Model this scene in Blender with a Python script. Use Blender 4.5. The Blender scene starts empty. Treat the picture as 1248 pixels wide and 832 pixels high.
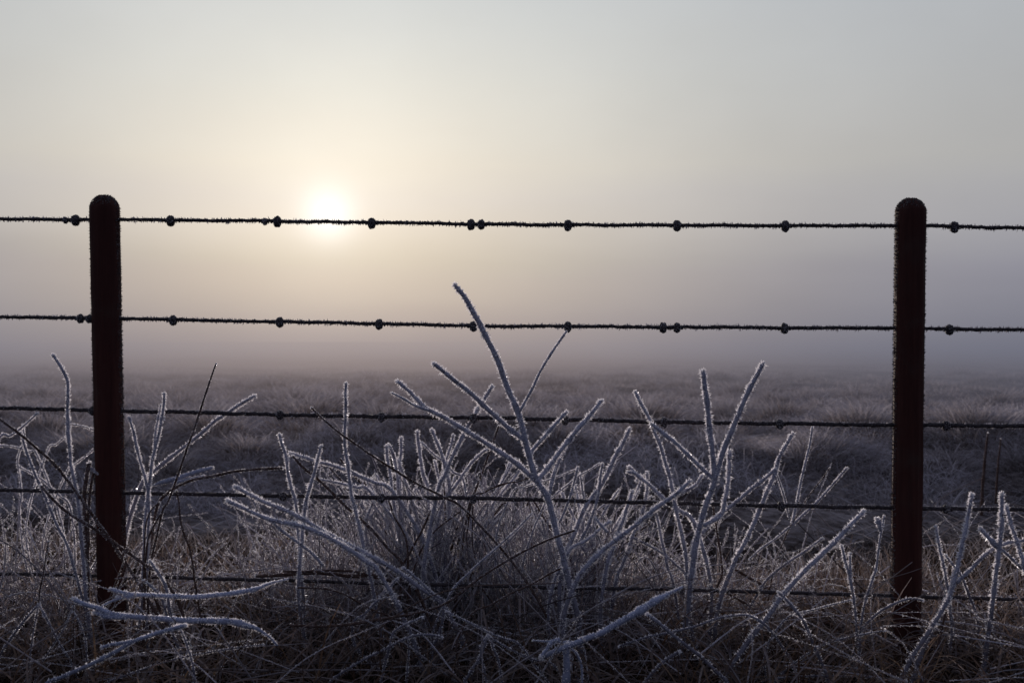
import bpy, math, random
import numpy as np

random.seed(7)
RNG = np.random.default_rng(11)
SC = bpy.context.scene
COL = SC.collection
F = 1213.0                      # focal length in photo pixels (1248 wide)
CX, CY = 624.0, 416.0
H = 0.748                       # eye height above the verge

def at(px, py, Y):
    """the point at distance Y that a photo pixel looks at (used once, to survey where things stand)"""
    return np.array([(px - CX) / F * Y, Y, H - (py - CY) / F * Y])

# ------------------------------------------------------------------ sun
SUN_AZ = math.atan2(400 - 624, F)                   # from +Y, negative = left
SUN_EL = math.atan2(416 - 262, math.hypot(F, 224))
SUN = (math.cos(SUN_EL) * math.sin(SUN_AZ), math.cos(SUN_EL) * math.cos(SUN_AZ), math.sin(SUN_EL))

# ------------------------------------------------------------------ node helpers
class NT:
    def __init__(s, tree): s.t = tree; s.n = tree.nodes; s.l = tree.links
    def new(s, typ, **kw):
        nd = s.n.new(typ)
        for k, v in kw.items(): setattr(nd, k, v)
        return nd
    def put(s, sock, v):
        if hasattr(v, 'is_output') or isinstance(v, bpy.types.NodeSocket): s.l.new(v, sock)
        else: sock.default_value = v
    def m(s, op, a, b=0.0, c=0.0, clamp=False):
        nd = s.new('ShaderNodeMath', operation=op, use_clamp=clamp)
        for i, v in enumerate((a, b, c)): s.put(nd.inputs[i], v)
        return nd.outputs[0]
    def v(s, op, a, b=(0, 0, 0), scale=None):
        nd = s.new('ShaderNodeVectorMath', operation=op)
        s.put(nd.inputs[0], a)
        if op != 'NORMALIZE': s.put(nd.inputs[1], b)
        if scale is not None: s.put(nd.inputs[3], scale)
        return nd.outputs['Value'] if op in ('DOT_PRODUCT', 'LENGTH') else nd.outputs['Vector']
    def mix(s, f, a, b, blend='MIX'):
        nd = s.new('ShaderNodeMix', data_type='RGBA', blend_type=blend)
        s.put(nd.inputs[0], f); s.put(nd.inputs[6], a); s.put(nd.inputs[7], b)
        return nd.outputs[2]
    def noise(s, vec, scale, detail=3, rough=.55, dim='3D'):
        nd = s.new('ShaderNodeTexNoise', noise_dimensions=dim)
        if vec is not None: s.put(nd.inputs['Vector'], vec)
        nd.inputs['Scale'].default_value = scale; nd.inputs['Detail'].default_value = detail
        nd.inputs['Roughness'].default_value = rough
        return nd.outputs['Fac']
    def smooth(s, x, a, b, lo=0., hi=1.):
        nd = s.new('ShaderNodeMapRange', interpolation_type='SMOOTHSTEP')
        s.put(nd.inputs[0], x)
        for i, q in enumerate((a, b, lo, hi)): nd.inputs[i + 1].default_value = q
        return nd.outputs[0]
    def ramp(s, f, stops, interp='LINEAR'):
        nd = s.new('ShaderNodeValToRGB'); cr = nd.color_ramp; cr.interpolation = interp
        while len(cr.elements) > 1: cr.elements.remove(cr.elements[0])
        cr.elements[0].position = stops[0][0]; cr.elements[0].color = (*stops[0][1], 1)
        for p, c in stops[1:]:
            e = cr.elements.new(p); e.color = (*c, 1)
        s.put(nd.inputs[0], f)
        return nd.outputs[0]

# ------------------------------------------------------------------ misty dawn sky as a function of direction
def haze_group():
    g = bpy.data.node_groups.new('dawn_haze', 'ShaderNodeTree')
    g.interface.new_socket('Direction', in_out='INPUT', socket_type='NodeSocketVector')
    g.interface.new_socket('Color', in_out='OUTPUT', socket_type='NodeSocketColor')
    g.interface.new_socket('Glow', in_out='OUTPUT', socket_type='NodeSocketColor')
    n = NT(g)
    gi = n.new('NodeGroupInput'); go = n.new('NodeGroupOutput')
    d = n.v('NORMALIZE', gi.outputs[0])
    sep = n.new('ShaderNodeSeparateXYZ'); n.l.new(d, sep.inputs[0])
    z = sep.outputs['Z']
    wob = n.noise(n.v('MULTIPLY', d, (1.6, 1.6, 9.0)), 2.2, 3, .5)
    wob = n.m('MULTIPLY', n.m('SUBTRACT', wob, .5), .035)
    zz = n.m('ADD', z, n.m('MULTIPLY', wob, n.smooth(z, -.02, .05)))
    f = n.m('MULTIPLY_ADD', zz, 1 / 1.2, .2 / 1.2)           # z -0.2..1 -> 0..1
    P = lambda q: (q + .2) / 1.2
    base = n.ramp(f, [(P(-.2), (.014, .014, .022)), (P(-.06), (.082, .080, .106)), (P(-.022), (.128, .130, .168)),
                      (P(-.006), (.150, .158, .208)), (P(.012), (.175, .182, .232)), (P(.07), (.25, .252, .305)),
                      (P(.115), (.335, .337, .37)), (P(.17), (.395, .395, .398)), (P(.24), (.41, .42, .435)),
                      (P(.33), (.43, .455, .49)), (P(.55), (.42, .45, .52)), (P(1), (.32, .35, .42))])
    sh = (math.sin(SUN_AZ), math.cos(SUN_AZ), 0)
    sr = (math.cos(SUN_AZ), -math.sin(SUN_AZ), 0)
    u = n.v('DOT_PRODUCT', d, sr); w = n.v('DOT_PRODUCT', d, sh)
    dv = n.m('SUBTRACT', z, SUN[2])
    u2 = n.m('MULTIPLY', u, u); v2 = n.m('MULTIPLY', dv, dv)
    fw = n.smooth(w, -.1, .7)
    def lobe(r, ky):
        t = n.m('MULTIPLY_ADD', v2, ky * ky, u2)
        return n.m('MULTIPLY', n.m('EXPONENT', n.m('MULTIPLY', t, -1 / (r * r))), fw)
    uo = n.m("SUBTRACT", u, .032); u_s = u2; u2 = n.m('MULTIPLY', uo, uo)
    G = lobe(.354, 1.52); u2 = u_s
    nd = n.new('ShaderNodeVectorMath', operation='SCALE'); n.l.new(n.ramp(f, [(P(-.2), (1.8, 1.3, .8)), (P(-.004), (2.05, 1.38, .68)), (P(.04), (1.7, 1.28, .58)), (P(.08), (1.2, .98, .42)), (P(.14), (.96, .83, .60)), (P(.25), (.98, .92, .70)), (P(.4), (.95, .9, .7))]), nd.inputs[0]); n.l.new(G, nd.inputs[3])
    gain = n.v('ADD', nd.outputs[0], (1, 1, 1))
    col = n.v('MULTIPLY', base, gain)
    back = n.smooth(w, -.35, .75)
    bt = n.mix(back, (.46, .49, .60, 1), (1, 1, 1, 1))
    mot = n.noise(n.v('MULTIPLY', d, (2.2, 2.2, 3.4)), 2.6, 4, .55)
    mt = n.m('MULTIPLY_ADD', mot, .12, .94)
    cb = n.new('ShaderNodeCombineXYZ')
    for q in range(3): n.l.new(mt, cb.inputs[q])
    col = n.v('MULTIPLY', col, cb.outputs[0])
    col = n.v('MULTIPLY', col, bt)
    n.l.new(col, go.inputs[0])
    a = n.new('ShaderNodeVectorMath', operation='SCALE'); a.inputs[0].default_value = (.14, .135, .12); n.l.new(lobe(.088, 1.), a.inputs[3])
    b = n.new('ShaderNodeVectorMath', operation='SCALE'); b.inputs[0].default_value = (.30, .32, .35); n.l.new(lobe(.025, 1.), b.inputs[3])
    n.l.new(n.v('ADD', a.outputs[0], b.outputs[0]), go.inputs[1])
    return g
HAZE = haze_group()

w = bpy.data.worlds.new("World"); SC.world = w; w.use_nodes = True
n = NT(w.node_tree); n.n.clear()
tc = n.new('ShaderNodeTexCoord')
hz = n.new('ShaderNodeGroup'); hz.node_tree = HAZE; n.l.new(tc.outputs['Generated'], hz.inputs[0])
sky = n.new('ShaderNodeTexSky', sky_type='NISHITA'); sky.sun_disc = False
sky.sun_elevation = SUN_EL; sky.sun_rotation = SUN_AZ; sky.dust_density = 6
bg1 = n.new('ShaderNodeBackground'); n.l.new(n.v('ADD', hz.outputs[0], hz.outputs[1]), bg1.inputs[0]); bg1.inputs[1].default_value = 1.0
bg2 = n.new('ShaderNodeBackground'); n.l.new(sky.outputs[0], bg2.inputs[0]); bg2.inputs[1].default_value = 0.002
ad = n.new('ShaderNodeAddShader'); n.l.new(bg1.outputs[0], ad.inputs[0]); n.l.new(bg2.outputs[0], ad.inputs[1])
out = n.new('ShaderNodeOutputWorld'); n.l.new(ad.outputs[0], out.inputs[0])
w.cycles.sampling_method = 'MANUAL'; w.cycles.sample_map_resolution = 1024

sl = bpy.data.lights.new('sun', 'SUN'); sl.energy = 5.0; sl.angle = math.radians(3.0); sl.color = (1, .89, .78)
so = bpy.data.objects.new('sun', sl); COL.objects.link(so)
from mathutils import Vector
so.rotation_euler = Vector(SUN).to_track_quat('Z', 'Y').to_euler()
so.location = (0, 0, 10)

# ------------------------------------------------------------------ materials
def material(name):
    m = bpy.data.materials.new(name); m.use_nodes = True
    m.cycles.emission_sampling = 'NONE'
    n = NT(m.node_tree); n.n.clear()
    return m, n

def paint_haze(n, shader):
    """morning mist painted into the surface: haze glow mixed in, stronger with distance"""
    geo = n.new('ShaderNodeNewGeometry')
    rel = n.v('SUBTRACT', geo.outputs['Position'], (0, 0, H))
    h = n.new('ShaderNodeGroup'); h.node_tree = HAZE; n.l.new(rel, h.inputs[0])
    em = n.new('ShaderNodeEmission'); n.l.new(h.outputs[0], em.inputs[0])  # haze colour emitted by the surface itself, no mist in the air
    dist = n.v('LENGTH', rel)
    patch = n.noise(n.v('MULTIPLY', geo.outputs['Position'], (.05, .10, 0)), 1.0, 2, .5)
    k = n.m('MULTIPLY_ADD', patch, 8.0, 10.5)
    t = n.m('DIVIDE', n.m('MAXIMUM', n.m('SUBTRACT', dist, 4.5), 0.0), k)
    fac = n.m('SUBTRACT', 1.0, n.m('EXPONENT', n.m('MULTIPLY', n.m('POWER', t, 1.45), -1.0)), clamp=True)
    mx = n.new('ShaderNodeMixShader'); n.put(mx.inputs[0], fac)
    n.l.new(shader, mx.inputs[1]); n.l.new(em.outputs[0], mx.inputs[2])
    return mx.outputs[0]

def leafy(n, col, trans=.35, tcol=None, normal=None):
    d = n.new('ShaderNodeBsdfDiffuse'); n.put(d.inputs[0], col)
    t = n.new('ShaderNodeBsdfTranslucent'); n.put(t.inputs[0], tcol if tcol is not None else col)
    if normal is not None: n.l.new(normal, d.inputs['Normal'])
    mx = n.new('ShaderNodeMixShader'); mx.inputs[0].default_value = trans
    n.l.new(d.outputs[0], mx.inputs[1]); n.l.new(t.outputs[0], mx.inputs[2])
    return mx.outputs[0]

def finish(n, shader):
    o = n.new('ShaderNodeOutputMaterial'); n.l.new(shader, o.inputs[0])

def attr(n, name):
    a = n.new('ShaderNodeAttribute'); a.attribute_name = name; return a.outputs['Fac']

def grass_mat(name, browns, frostcol, fog, gain=1.0, trans=.35):
    m, n = material(name)
    tone = attr(n, 'tone'); fr = attr(n, 'frost')
    br = n.ramp(tone, browns)
    geo = n.new('ShaderNodeNewGeometry')
    nz = n.noise(geo.outputs['Position'], 60 if not fog else 3.0, 2)
    f = n.m('MULTIPLY', fr, n.m('MULTIPLY_ADD', nz, 1.2, .35 * gain), clamp=True)
    c = n.mix(f, br, (*frostcol, 1))
    s = leafy(n, c, trans)
    finish(n, paint_haze(n, s) if fog else s)
    return m

BROWN = [(0, (.022, .012, .008)), (.35, (.065, .036, .024)), (.6, (.098, .060, .042)), (.85, (.135, .090, .062)), (1, (.12, .09, .075))]
M_GRASS = grass_mat('frosty_grass', BROWN, (.49, .465, .535), False)
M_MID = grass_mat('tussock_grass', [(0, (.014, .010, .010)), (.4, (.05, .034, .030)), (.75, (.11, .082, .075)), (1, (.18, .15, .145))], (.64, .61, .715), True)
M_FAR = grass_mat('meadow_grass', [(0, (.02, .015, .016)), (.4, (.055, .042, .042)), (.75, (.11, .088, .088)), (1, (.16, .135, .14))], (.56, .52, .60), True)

def m_ground():
    m, n = material('rough_pasture')
    geo = n.new('ShaderNodeNewGeometry'); p = geo.outputs['Position']
    sep = n.new('ShaderNodeSeparateXYZ'); n.l.new(p, sep.inputs[0])
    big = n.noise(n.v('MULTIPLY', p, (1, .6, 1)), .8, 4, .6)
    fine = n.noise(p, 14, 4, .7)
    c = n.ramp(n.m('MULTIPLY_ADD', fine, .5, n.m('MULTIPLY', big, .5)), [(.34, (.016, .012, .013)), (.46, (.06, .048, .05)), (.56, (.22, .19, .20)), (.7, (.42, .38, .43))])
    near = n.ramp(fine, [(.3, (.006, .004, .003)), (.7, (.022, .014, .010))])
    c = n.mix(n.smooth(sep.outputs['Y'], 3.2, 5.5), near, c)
    b = n.new('ShaderNodeBump'); b.inputs['Strength'].default_value = .8; b.inputs['Distance'].default_value = .05
    n.l.new(fine, b.inputs['Height'])
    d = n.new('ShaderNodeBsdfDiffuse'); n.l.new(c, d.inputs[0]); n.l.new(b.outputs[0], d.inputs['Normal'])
    finish(n, paint_haze(n, d.outputs[0]))
    return m
M_GROUND = m_ground()

def m_crystal():
    m, n = material('hoar_frost')
    geo = n.new('ShaderNodeNewGeometry')
    v = n.noise(geo.outputs['Position'], 90, 2)
    c = n.ramp(v, [(.3, (.66, .66, .74)), (.7, (.9, .9, .94))])
    s = leafy(n, c, .72, (.97, .95, .97, 1))
    gl = n.new('ShaderNodeBsdfGlossy'); gl.inputs['Roughness'].default_value = .25; gl.inputs[0].default_value = (.9, .9, 1, 1)
    mx = n.new('ShaderNodeMixShader'); mx.inputs[0].default_value = .06
    n.l.new(s, mx.inputs[1]); n.l.new(gl.outputs[0], mx.inputs[2])
    finish(n, mx.outputs[0]); return m
M_ICE = m_crystal()

def m_dimfrost(nm='thin_rime', lo=(.28, .27, .30), hi=(.72, .70, .76)):                                   # thin grubby rime on the wires and posts
    m, n = material(nm)
    geo = n.new('ShaderNodeNewGeometry')
    v = n.noise(geo.outputs['Position'], 120, 2)
    c = n.ramp(v, [(.35, lo), (.7, hi)])
    finish(n, leafy(n, c, .4)); return m
M_RIME = m_dimfrost()
M_RIMEP = m_dimfrost('post_rime', (.07, .06, .06), (.30, .28, .30))

def m_stem(name, dark, pale, amount):
    m, n = material(name)
    geo = n.new('ShaderNodeNewGeometry'); p = geo.outputs['Position']
    a = n.noise(p, 55, 4, .7); b = n.noise(p, 320, 3, .6)
    fr = attr(n, 'frost')
    f = n.m('MULTIPLY', fr, n.smooth(n.m('MULTIPLY_ADD', b, .5, n.m('MULTIPLY', a, .5)), .5 - amount, .75 - amount), clamp=True)
    base = n.mix(a, (*[q * .6 for q in dark], 1), (*[q * 1.5 for q in dark], 1))
    c = n.mix(f, base, (*pale, 1))
    bp = n.new('ShaderNodeBump'); bp.inputs['Strength'].default_value = .7; bp.inputs['Distance'].default_value = .003
    n.l.new(b, bp.inputs['Height'])
    finish(n, leafy(n, c, .12, normal=bp.outputs[0])); return m
M_FST = m_stem('frosted_stem', (.06, .048, .056), (.37, .37, .47), .20)
M_BLU = m_stem('blue_white_stem', (.11, .11, .15), (.40, .43, .60), .20)
M_BST = m_stem('bare_stem', (.075, .048, .042), (.38, .35, .40), .05)

def m_post():
    m, n = material('weathered_post')
    tc = n.new('ShaderNodeTexCoord'); p = tc.outputs['Object']
    g = n.noise(n.v('MULTIPLY', p, (60, 60, 2.2)), 1.0, 5, .65)
    sp = n.noise(p, 9, 3, .6)
    c = n.ramp(g, [(.3, (.032, .010, .010)), (.55, (.047, .016, .014)), (.8, (.066, .026, .022))])
    c = n.mix(n.smooth(sp, .5, .8, 0, .5), c, (.05, .035, .03, 1))
    bp = n.new('ShaderNodeBump'); bp.inputs['Strength'].default_value = .9; bp.inputs['Distance'].default_value = .004
    n.l.new(g, bp.inputs['Height'])
    d = n.new('ShaderNodeBsdfPrincipled'); n.l.new(c, d.inputs['Base Color']); d.inputs['Roughness'].default_value = .85
    d.inputs['Specular IOR Level'].default_value = .15; n.l.new(bp.outputs[0], d.inputs['Normal'])
    finish(n, d.outputs[0]); return m
M_POST = m_post()

def m_wire():
    m, n = material('rusty_wire')
    geo = n.new('ShaderNodeNewGeometry'); p = geo.outputs['Position']
    g = n.noise(p, 180, 3, .7)
    c = n.ramp(g, [(.35, (.018, .013, .015)), (.7, (.075, .065, .075))])
    d = n.new('ShaderNodeBsdfPrincipled'); n.l.new(c, d.inputs['Base Color']); d.inputs['Roughness'].default_value = .8
    d.inputs['Specular IOR Level'].default_value = .2
    finish(n, d.outputs[0]); return m
M_WIRE = m_wire()

# ------------------------------------------------------------------ mesh building (numpy)
class MB:
    def __init__(s): s.V = []; s.q = []; s.t = []; s.mq = []; s.mt = []; s.fr = []; s.to = []; s.n = 0
    def add(s, V, quads=None, tris=None, mat=0, frost=0., tone=.5):
        V = np.asarray(V, float); k = len(V)
        s.V.append(V)
        s.fr.append(np.broadcast_to(np.asarray(frost, float), (k,))); s.to.append(np.broadcast_to(np.asarray(tone, float), (k,)))
        if quads is not None and len(quads): q = np.asarray(quads, int) + s.n; s.q.append(q); s.mq.append(np.full(len(q), mat))
        if tris is not None and len(tris): t = np.asarray(tris, int) + s.n; s.t.append(t); s.mt.append(np.full(len(t), mat))
        s.n += k
    def build(s, name, mats, parent=None, smooth=True, flat_mats=(), origin=None):
        V = np.concatenate(s.V)
        if origin is not None: V = V - np.asarray(origin)
        q = np.concatenate(s.q) if s.q else np.zeros((0, 4), int); t = np.concatenate(s.t) if s.t else np.zeros((0, 3), int)
        mi = np.concatenate(s.mq + s.mt)
        me = bpy.data.meshes.new(name)
        me.vertices.add(len(V)); me.vertices.foreach_set('co', V.astype('f').ravel())
        L = np.concatenate([q.ravel(), t.ravel()])
        me.loops.add(len(L)); me.loops.foreach_set('vertex_index', L.astype('i'))
        me.polygons.add(len(q) + len(t))
        st = np.concatenate([np.arange(len(q)) * 4, len(q) * 4 + np.arange(len(t)) * 3])
        me.polygons.foreach_set('loop_start', st.astype('i'))
        me.polygons.foreach_set('material_index', mi.astype('i'))
        sm = np.full(len(mi), smooth)
        for f in flat_mats: sm[mi == f] = False
        me.polygons.foreach_set('use_smooth', sm)
        for m in mats: me.materials.append(m)
        a = me.attributes.new('frost', 'FLOAT', 'POINT'); a.data.foreach_set('value', np.concatenate(s.fr).astype('f'))
        a = me.attributes.new('tone', 'FLOAT', 'POINT'); a.data.foreach_set('value', np.concatenate(s.to).astype('f'))
        me.update(calc_edges=True); me.validate()
        o = bpy.data.objects.new(name, me); COL.objects.link(o)
        if parent is not None: o.parent = parent
        if origin is not None: o.location = origin if parent is None else tuple(np.asarray(origin) - np.asarray(parent.location))
        elif parent is not None: o.location = tuple(-np.asarray(parent.location))
        return o

def tag(o, label=None, cat=None, group=None, kind=None):
    if label: o['label'] = label
    if cat: o['category'] = cat
    if group: o['group'] = group
    if kind: o['kind'] = kind
    return o
def empty(name, loc):
    o = bpy.data.objects.new(name, None); o.location = tuple(loc); o.empty_display_size = .05; COL.objects.link(o); return o

def catmull(P, step):
    P = np.asarray(P, float)
    if len(P) == 2: P = np.array([P[0], (P[0] + P[1]) / 2, P[1]])
    E = np.vstack([2 * P[0] - P[1], P, 2 * P[-1] - P[-2]])
    out = []
    for i in range(1, len(E) - 2):
        a, b, c, d = E[i - 1:i + 3]
        k = max(2, int(np.linalg.norm(c - b) / step))
        t = np.linspace(0, 1, k, endpoint=False)[:, None]
        out.append(.5 * (2 * b + (c - a) * t + (2 * a - 5 * b + 4 * c - d) * t ** 2 + (3 * b - a - 3 * c + d) * t ** 3))
    out.append(P[-1:]); return np.vstack(out)

def frames(C):
    T = np.gradient(C, axis=0); T /= np.linalg.norm(T, axis=1)[:, None] + 1e-9
    ref = np.array([0, 1., 0]); A = np.cross(T, ref)
    bad = np.linalg.norm(A, axis=1) < .2
    A[bad] = np.cross(T[bad], np.array([0, 0, 1.]))
    A /= np.linalg.norm(A, axis=1)[:, None] + 1e-9
    B = np.cross(A, T)
    return T, A, B

def tube(mb, C, R, sides=8, mat=0, frost=0., tone=.5, rough=.08, caps=True):
    k = len(C); T, A, B = frames(C)
    R = np.broadcast_to(np.asarray(R, float), (k,))
    ph = np.linspace(0, 2 * math.pi, sides, endpoint=False)
    rr = R[:, None] * (1 + rough * RNG.standard_normal((k, sides)))
    V = C[:, None] + (A[:, None] * np.cos(ph)[None, :, None] + B[:, None] * np.sin(ph)[None, :, None]) * rr[..., None]
    V = V.reshape(-1, 3)
    i = np.arange(k - 1)[:, None] * sides; j = np.arange(sides)[None]; j2 = (j + 1) % sides
    Q = np.stack([i + j, i + j2, i + sides + j2, i + sides + j], -1).reshape(-1, 4)
    fr = np.repeat(np.broadcast_to(np.asarray(frost, float), (k,)), sides)
    tr = None
    if caps:
        V = np.vstack([V, C[0] - T[0] * R[0] * .6, C[-1] + T[-1] * R[-1] * .6])
        b = k * sides; jj = np.arange(sides); j2 = (jj + 1) % sides
        t1 = np.stack([np.full(sides, b), j2, jj], -1); o = (k - 1) * sides
        t2 = np.stack([np.full(sides, b + 1), o + jj, o + j2], -1); tr = np.vstack([t1, t2])
        fr = np.append(fr, [fr[0], fr[-1]])
    mb.add(V, Q, tr, mat, fr, tone)
    return T, A, B

def spikes(mb, base, direc, length, wid, mat=1):
    """needle pyramids: base (n,3), direction (n,3), length (n,), width (n,)"""
    n_ = len(base)
    if n_ == 0: return
    direc = direc / (np.linalg.norm(direc, axis=1)[:, None] + 1e-9)
    r = RNG.standard_normal((n_, 3)); a = np.cross(direc, r); a /= np.linalg.norm(a, axis=1)[:, None] + 1e-9
    b = np.cross(direc, a)
    V = np.empty((n_, 4, 3))
    for k_ in range(3):
        p = k_ * 2.0944
        V[:, k_] = base + (a * math.cos(p) + b * math.sin(p)) * wid[:, None]
    V[:, 3] = base + direc * length[:, None]
    o = np.arange(n_)[:, None] * 4
    T = np.concatenate([o + np.array([[0, 1, 3]]), o + np.array([[1, 2, 3]]), o + np.array([[2, 0, 3]])])
    mb.add(V.reshape(-1, 3), None, T, mat, 1., .5)

def hoar(mb, C, R, per_m, lo, hi, mat=1, front=.35, amount=None, tip=True, wid=.0009):
    """hoar crystals along a centreline, pointing outwards and a little to the tip"""
    seg = np.linalg.norm(np.diff(C, axis=0), axis=1); L = seg.sum()
    k = int(L * per_m)
    if k < 1: return
    T, A, B = frames(C)
    R = np.broadcast_to(np.asarray(R, float), (len(C),))
    s = np.concatenate([[0], np.cumsum(seg)]); u = RNG.random(k) * L
    cl = .5 + .5 * np.sin(u * 190 + RNG.random() * 9) * np.sin(u * 77)     # crystals grow in clumps
    idx = np.clip(np.searchsorted(s, u) - 1, 0, len(C) - 2); f = ((u - s[idx]) / (seg[idx] + 1e-9))[:, None]
    c = C[idx] * (1 - f) + C[idx + 1] * f; r = R[idx] * (1 - f[:, 0]) + R[idx + 1] * f[:, 0]
    ph = RNG.random(k) * 2 * math.pi
    rad = A[idx] * np.cos(ph)[:, None] + B[idx] * np.sin(ph)[:, None]
    keep = (rad[:, 1] > -.45) | (RNG.random(k) < front)
    if amount is not None: keep &= RNG.random(k) < amount(u / L)
    d = rad - T[idx] * RNG.uniform(-.1, .45, k)[:, None] + RNG.standard_normal((k, 3)) * .22
    ln = RNG.uniform(lo, hi, k) * (.6 + .7 * cl) * (.75 + .5 * RNG.random(k))
    spikes(mb, (c + rad * (r * .9)[:, None])[keep], d[keep], ln[keep], (wid * RNG.uniform(.7, 1.5, k))[keep], mat)
    if tip:
        kt = 34
        d = -T[0] + RNG.standard_normal((kt, 3)) * .75
        spikes(mb, np.repeat(C[:1], kt, 0) + d * R[0] * .4, d, RNG.uniform(lo, hi, kt) + R[0] * .6, RNG.uniform(.8, 1.5, kt) * wid * 1.2, mat)

# ------------------------------------------------------------------ value noise
_tab = np.random.default_rng(5).random((256, 256))
def vnoise(x, y):
    xi = np.floor(x).astype(int); yi = np.floor(y).astype(int); fx = x - xi; fy = y - yi
    fx = fx * fx * (3 - 2 * fx); fy = fy * fy * (3 - 2 * fy)
    g = lambda a, b: _tab[a & 255, b & 255]
    return (g(xi, yi) * (1 - fx) + g(xi + 1, yi) * fx) * (1 - fy) + (g(xi, yi + 1) * (1 - fx) + g(xi + 1, yi + 1) * fx) * fy
def fbm(x, y, o=4):
    s = 0; a = .5; t = 0
    for i in range(o):
        s = s + a * vnoise(x * 2 ** i + 17 * i, y * 2 ** i + 31 * i); t += a; a *= .55
    return s / t
def sstep(x, a, b): t = np.clip((x - a) / (b - a), 0, 1); return t * t * (3 - 2 * t)

def pile_at(x, y):
    return np.clip((fbm(x * 1.9 + 3, y * 1.05 + 4, 4) - .37) / .22, 0, 1)

def ground_z(x, y):
    x = np.asarray(x, float); y = np.asarray(y, float)
    near = .04 * (fbm(x * 2.1, y * 2.1) - .5)
    yy = y + .5 * np.sin(x * .9 + 1) + .25 * np.sin(x * 2.3)
    ditch = -.13 * np.exp(-((yy - 4.7) / .75) ** 2)
    mound = .05 * np.exp(-((yy - 6.7) / .8) ** 2) * (.3 + 1.2 * fbm(x * .9 + 3, y * .5))
    hum = .10 * sstep(y, 5.0, 6.2) * (1 - sstep(y, 14, 30)) * pile_at(x, y) + sstep(y, 5.2, 8) * (.12 * (fbm(x * .85, y * .55 + 9, 4) - .5) + .3 * sstep(y, 14, 40) * (fbm(x * .16, y * .13, 3) - .5))
    return near * (1 - sstep(y, 3, 5)) + ditch + mound + hum

def make_ground():
    ys = np.concatenate([np.linspace(-4, 2.5, 26), 2.5 * (160.) ** (np.linspace(0, 1, 330)[1:]), [700, 1500]])
    xs1 = np.sinh(np.linspace(-5.2, 5.2, 361)); xs1 = xs1 / xs1.max()
    X = xs1[None, :] * 1200 * np.ones((len(ys), 1)); Y = ys[:, None] * np.ones((1, len(xs1)))
    Z = ground_z(X, Y) * np.exp(-np.maximum(np.abs(X) - 60, 0) / 60)
    V = np.stack([X, Y, Z], -1).reshape(-1, 3); W = len(xs1)
    i = np.arange(len(ys) - 1)[:, None] * W; j = np.arange(W - 1)[None]
    Q = np.stack([i + j, i + j + 1, i + W + j + 1, i + W + j], -1).reshape(-1, 4)
    mb = MB(); mb.add(V, Q); o = mb.build('ground', [M_GROUND]); tag(o, kind='structure')
make_ground()

# ------------------------------------------------------------------ grass ribbons (vectorised)
def ribbons(mb, base, az, length, lean, droop, width, seg, frost_edge, frost_mid, tone, twist=None, frost_pow=.6, tipw=.25):
    """curved blades with a centre vein: edges carry the frost"""
    n_ = len(base)
    t = np.linspace(0, 1, seg + 1)
    d = np.stack([np.cos(az), np.sin(az)], -1)
    ang = lean[:, None] + droop[:, None] * t[None] ** 1.3                 # angle from vertical
    st = length[:, None] / seg
    hx = np.concatenate([np.zeros((n_, 1)), np.cumsum(np.sin(ang[:, :-1]) * st, 1)], 1)
    hz = np.concatenate([np.zeros((n_, 1)), np.cumsum(np.cos(ang[:, :-1]) * st, 1)], 1)
    C = np.stack([base[:, None, 0] + d[:, None, 0] * hx, base[:, None, 1] + d[:, None, 1] * hx, base[:, None, 2] + hz], -1)
    C[..., 0] += (RNG.standard_normal((n_, 1)) * .05 * length[:, None]) * np.sin(t * 3)[None]
    tw = RNG.random(n_) * math.pi if twist is None else twist
    W = np.stack([np.cos(tw), np.sin(tw), np.zeros(n_)], -1)[:, None] * (width[:, None] * (1 - (1 - tipw) * t[None] ** 2))[..., None] * .5
    up = np.zeros_like(C); up[..., 2] = width[:, None] * .2
    V = np.stack([C - W, C + up, C + W], 2).reshape(-1, 3)
    o = (np.arange(n_) * (seg + 1) * 3)[:, None, None] + (np.arange(seg) * 3)[None, :, None]
    q1 = o + np.array([0, 1, 4, 3]); q2 = o + np.array([1, 2, 5, 4])
    Q = np.concatenate([q1.reshape(-1, 4), q2.reshape(-1, 4)])
    k = t[None] ** frost_pow
    fe = frost_edge[:, None] * k; fm = frost_mid[:, None] * k
    fr = np.stack([fe, fm, fe * .8], 2).reshape(-1)
    mb.add(V, Q, None, 0, fr, np.repeat(tone, (seg + 1) * 3))

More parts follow.
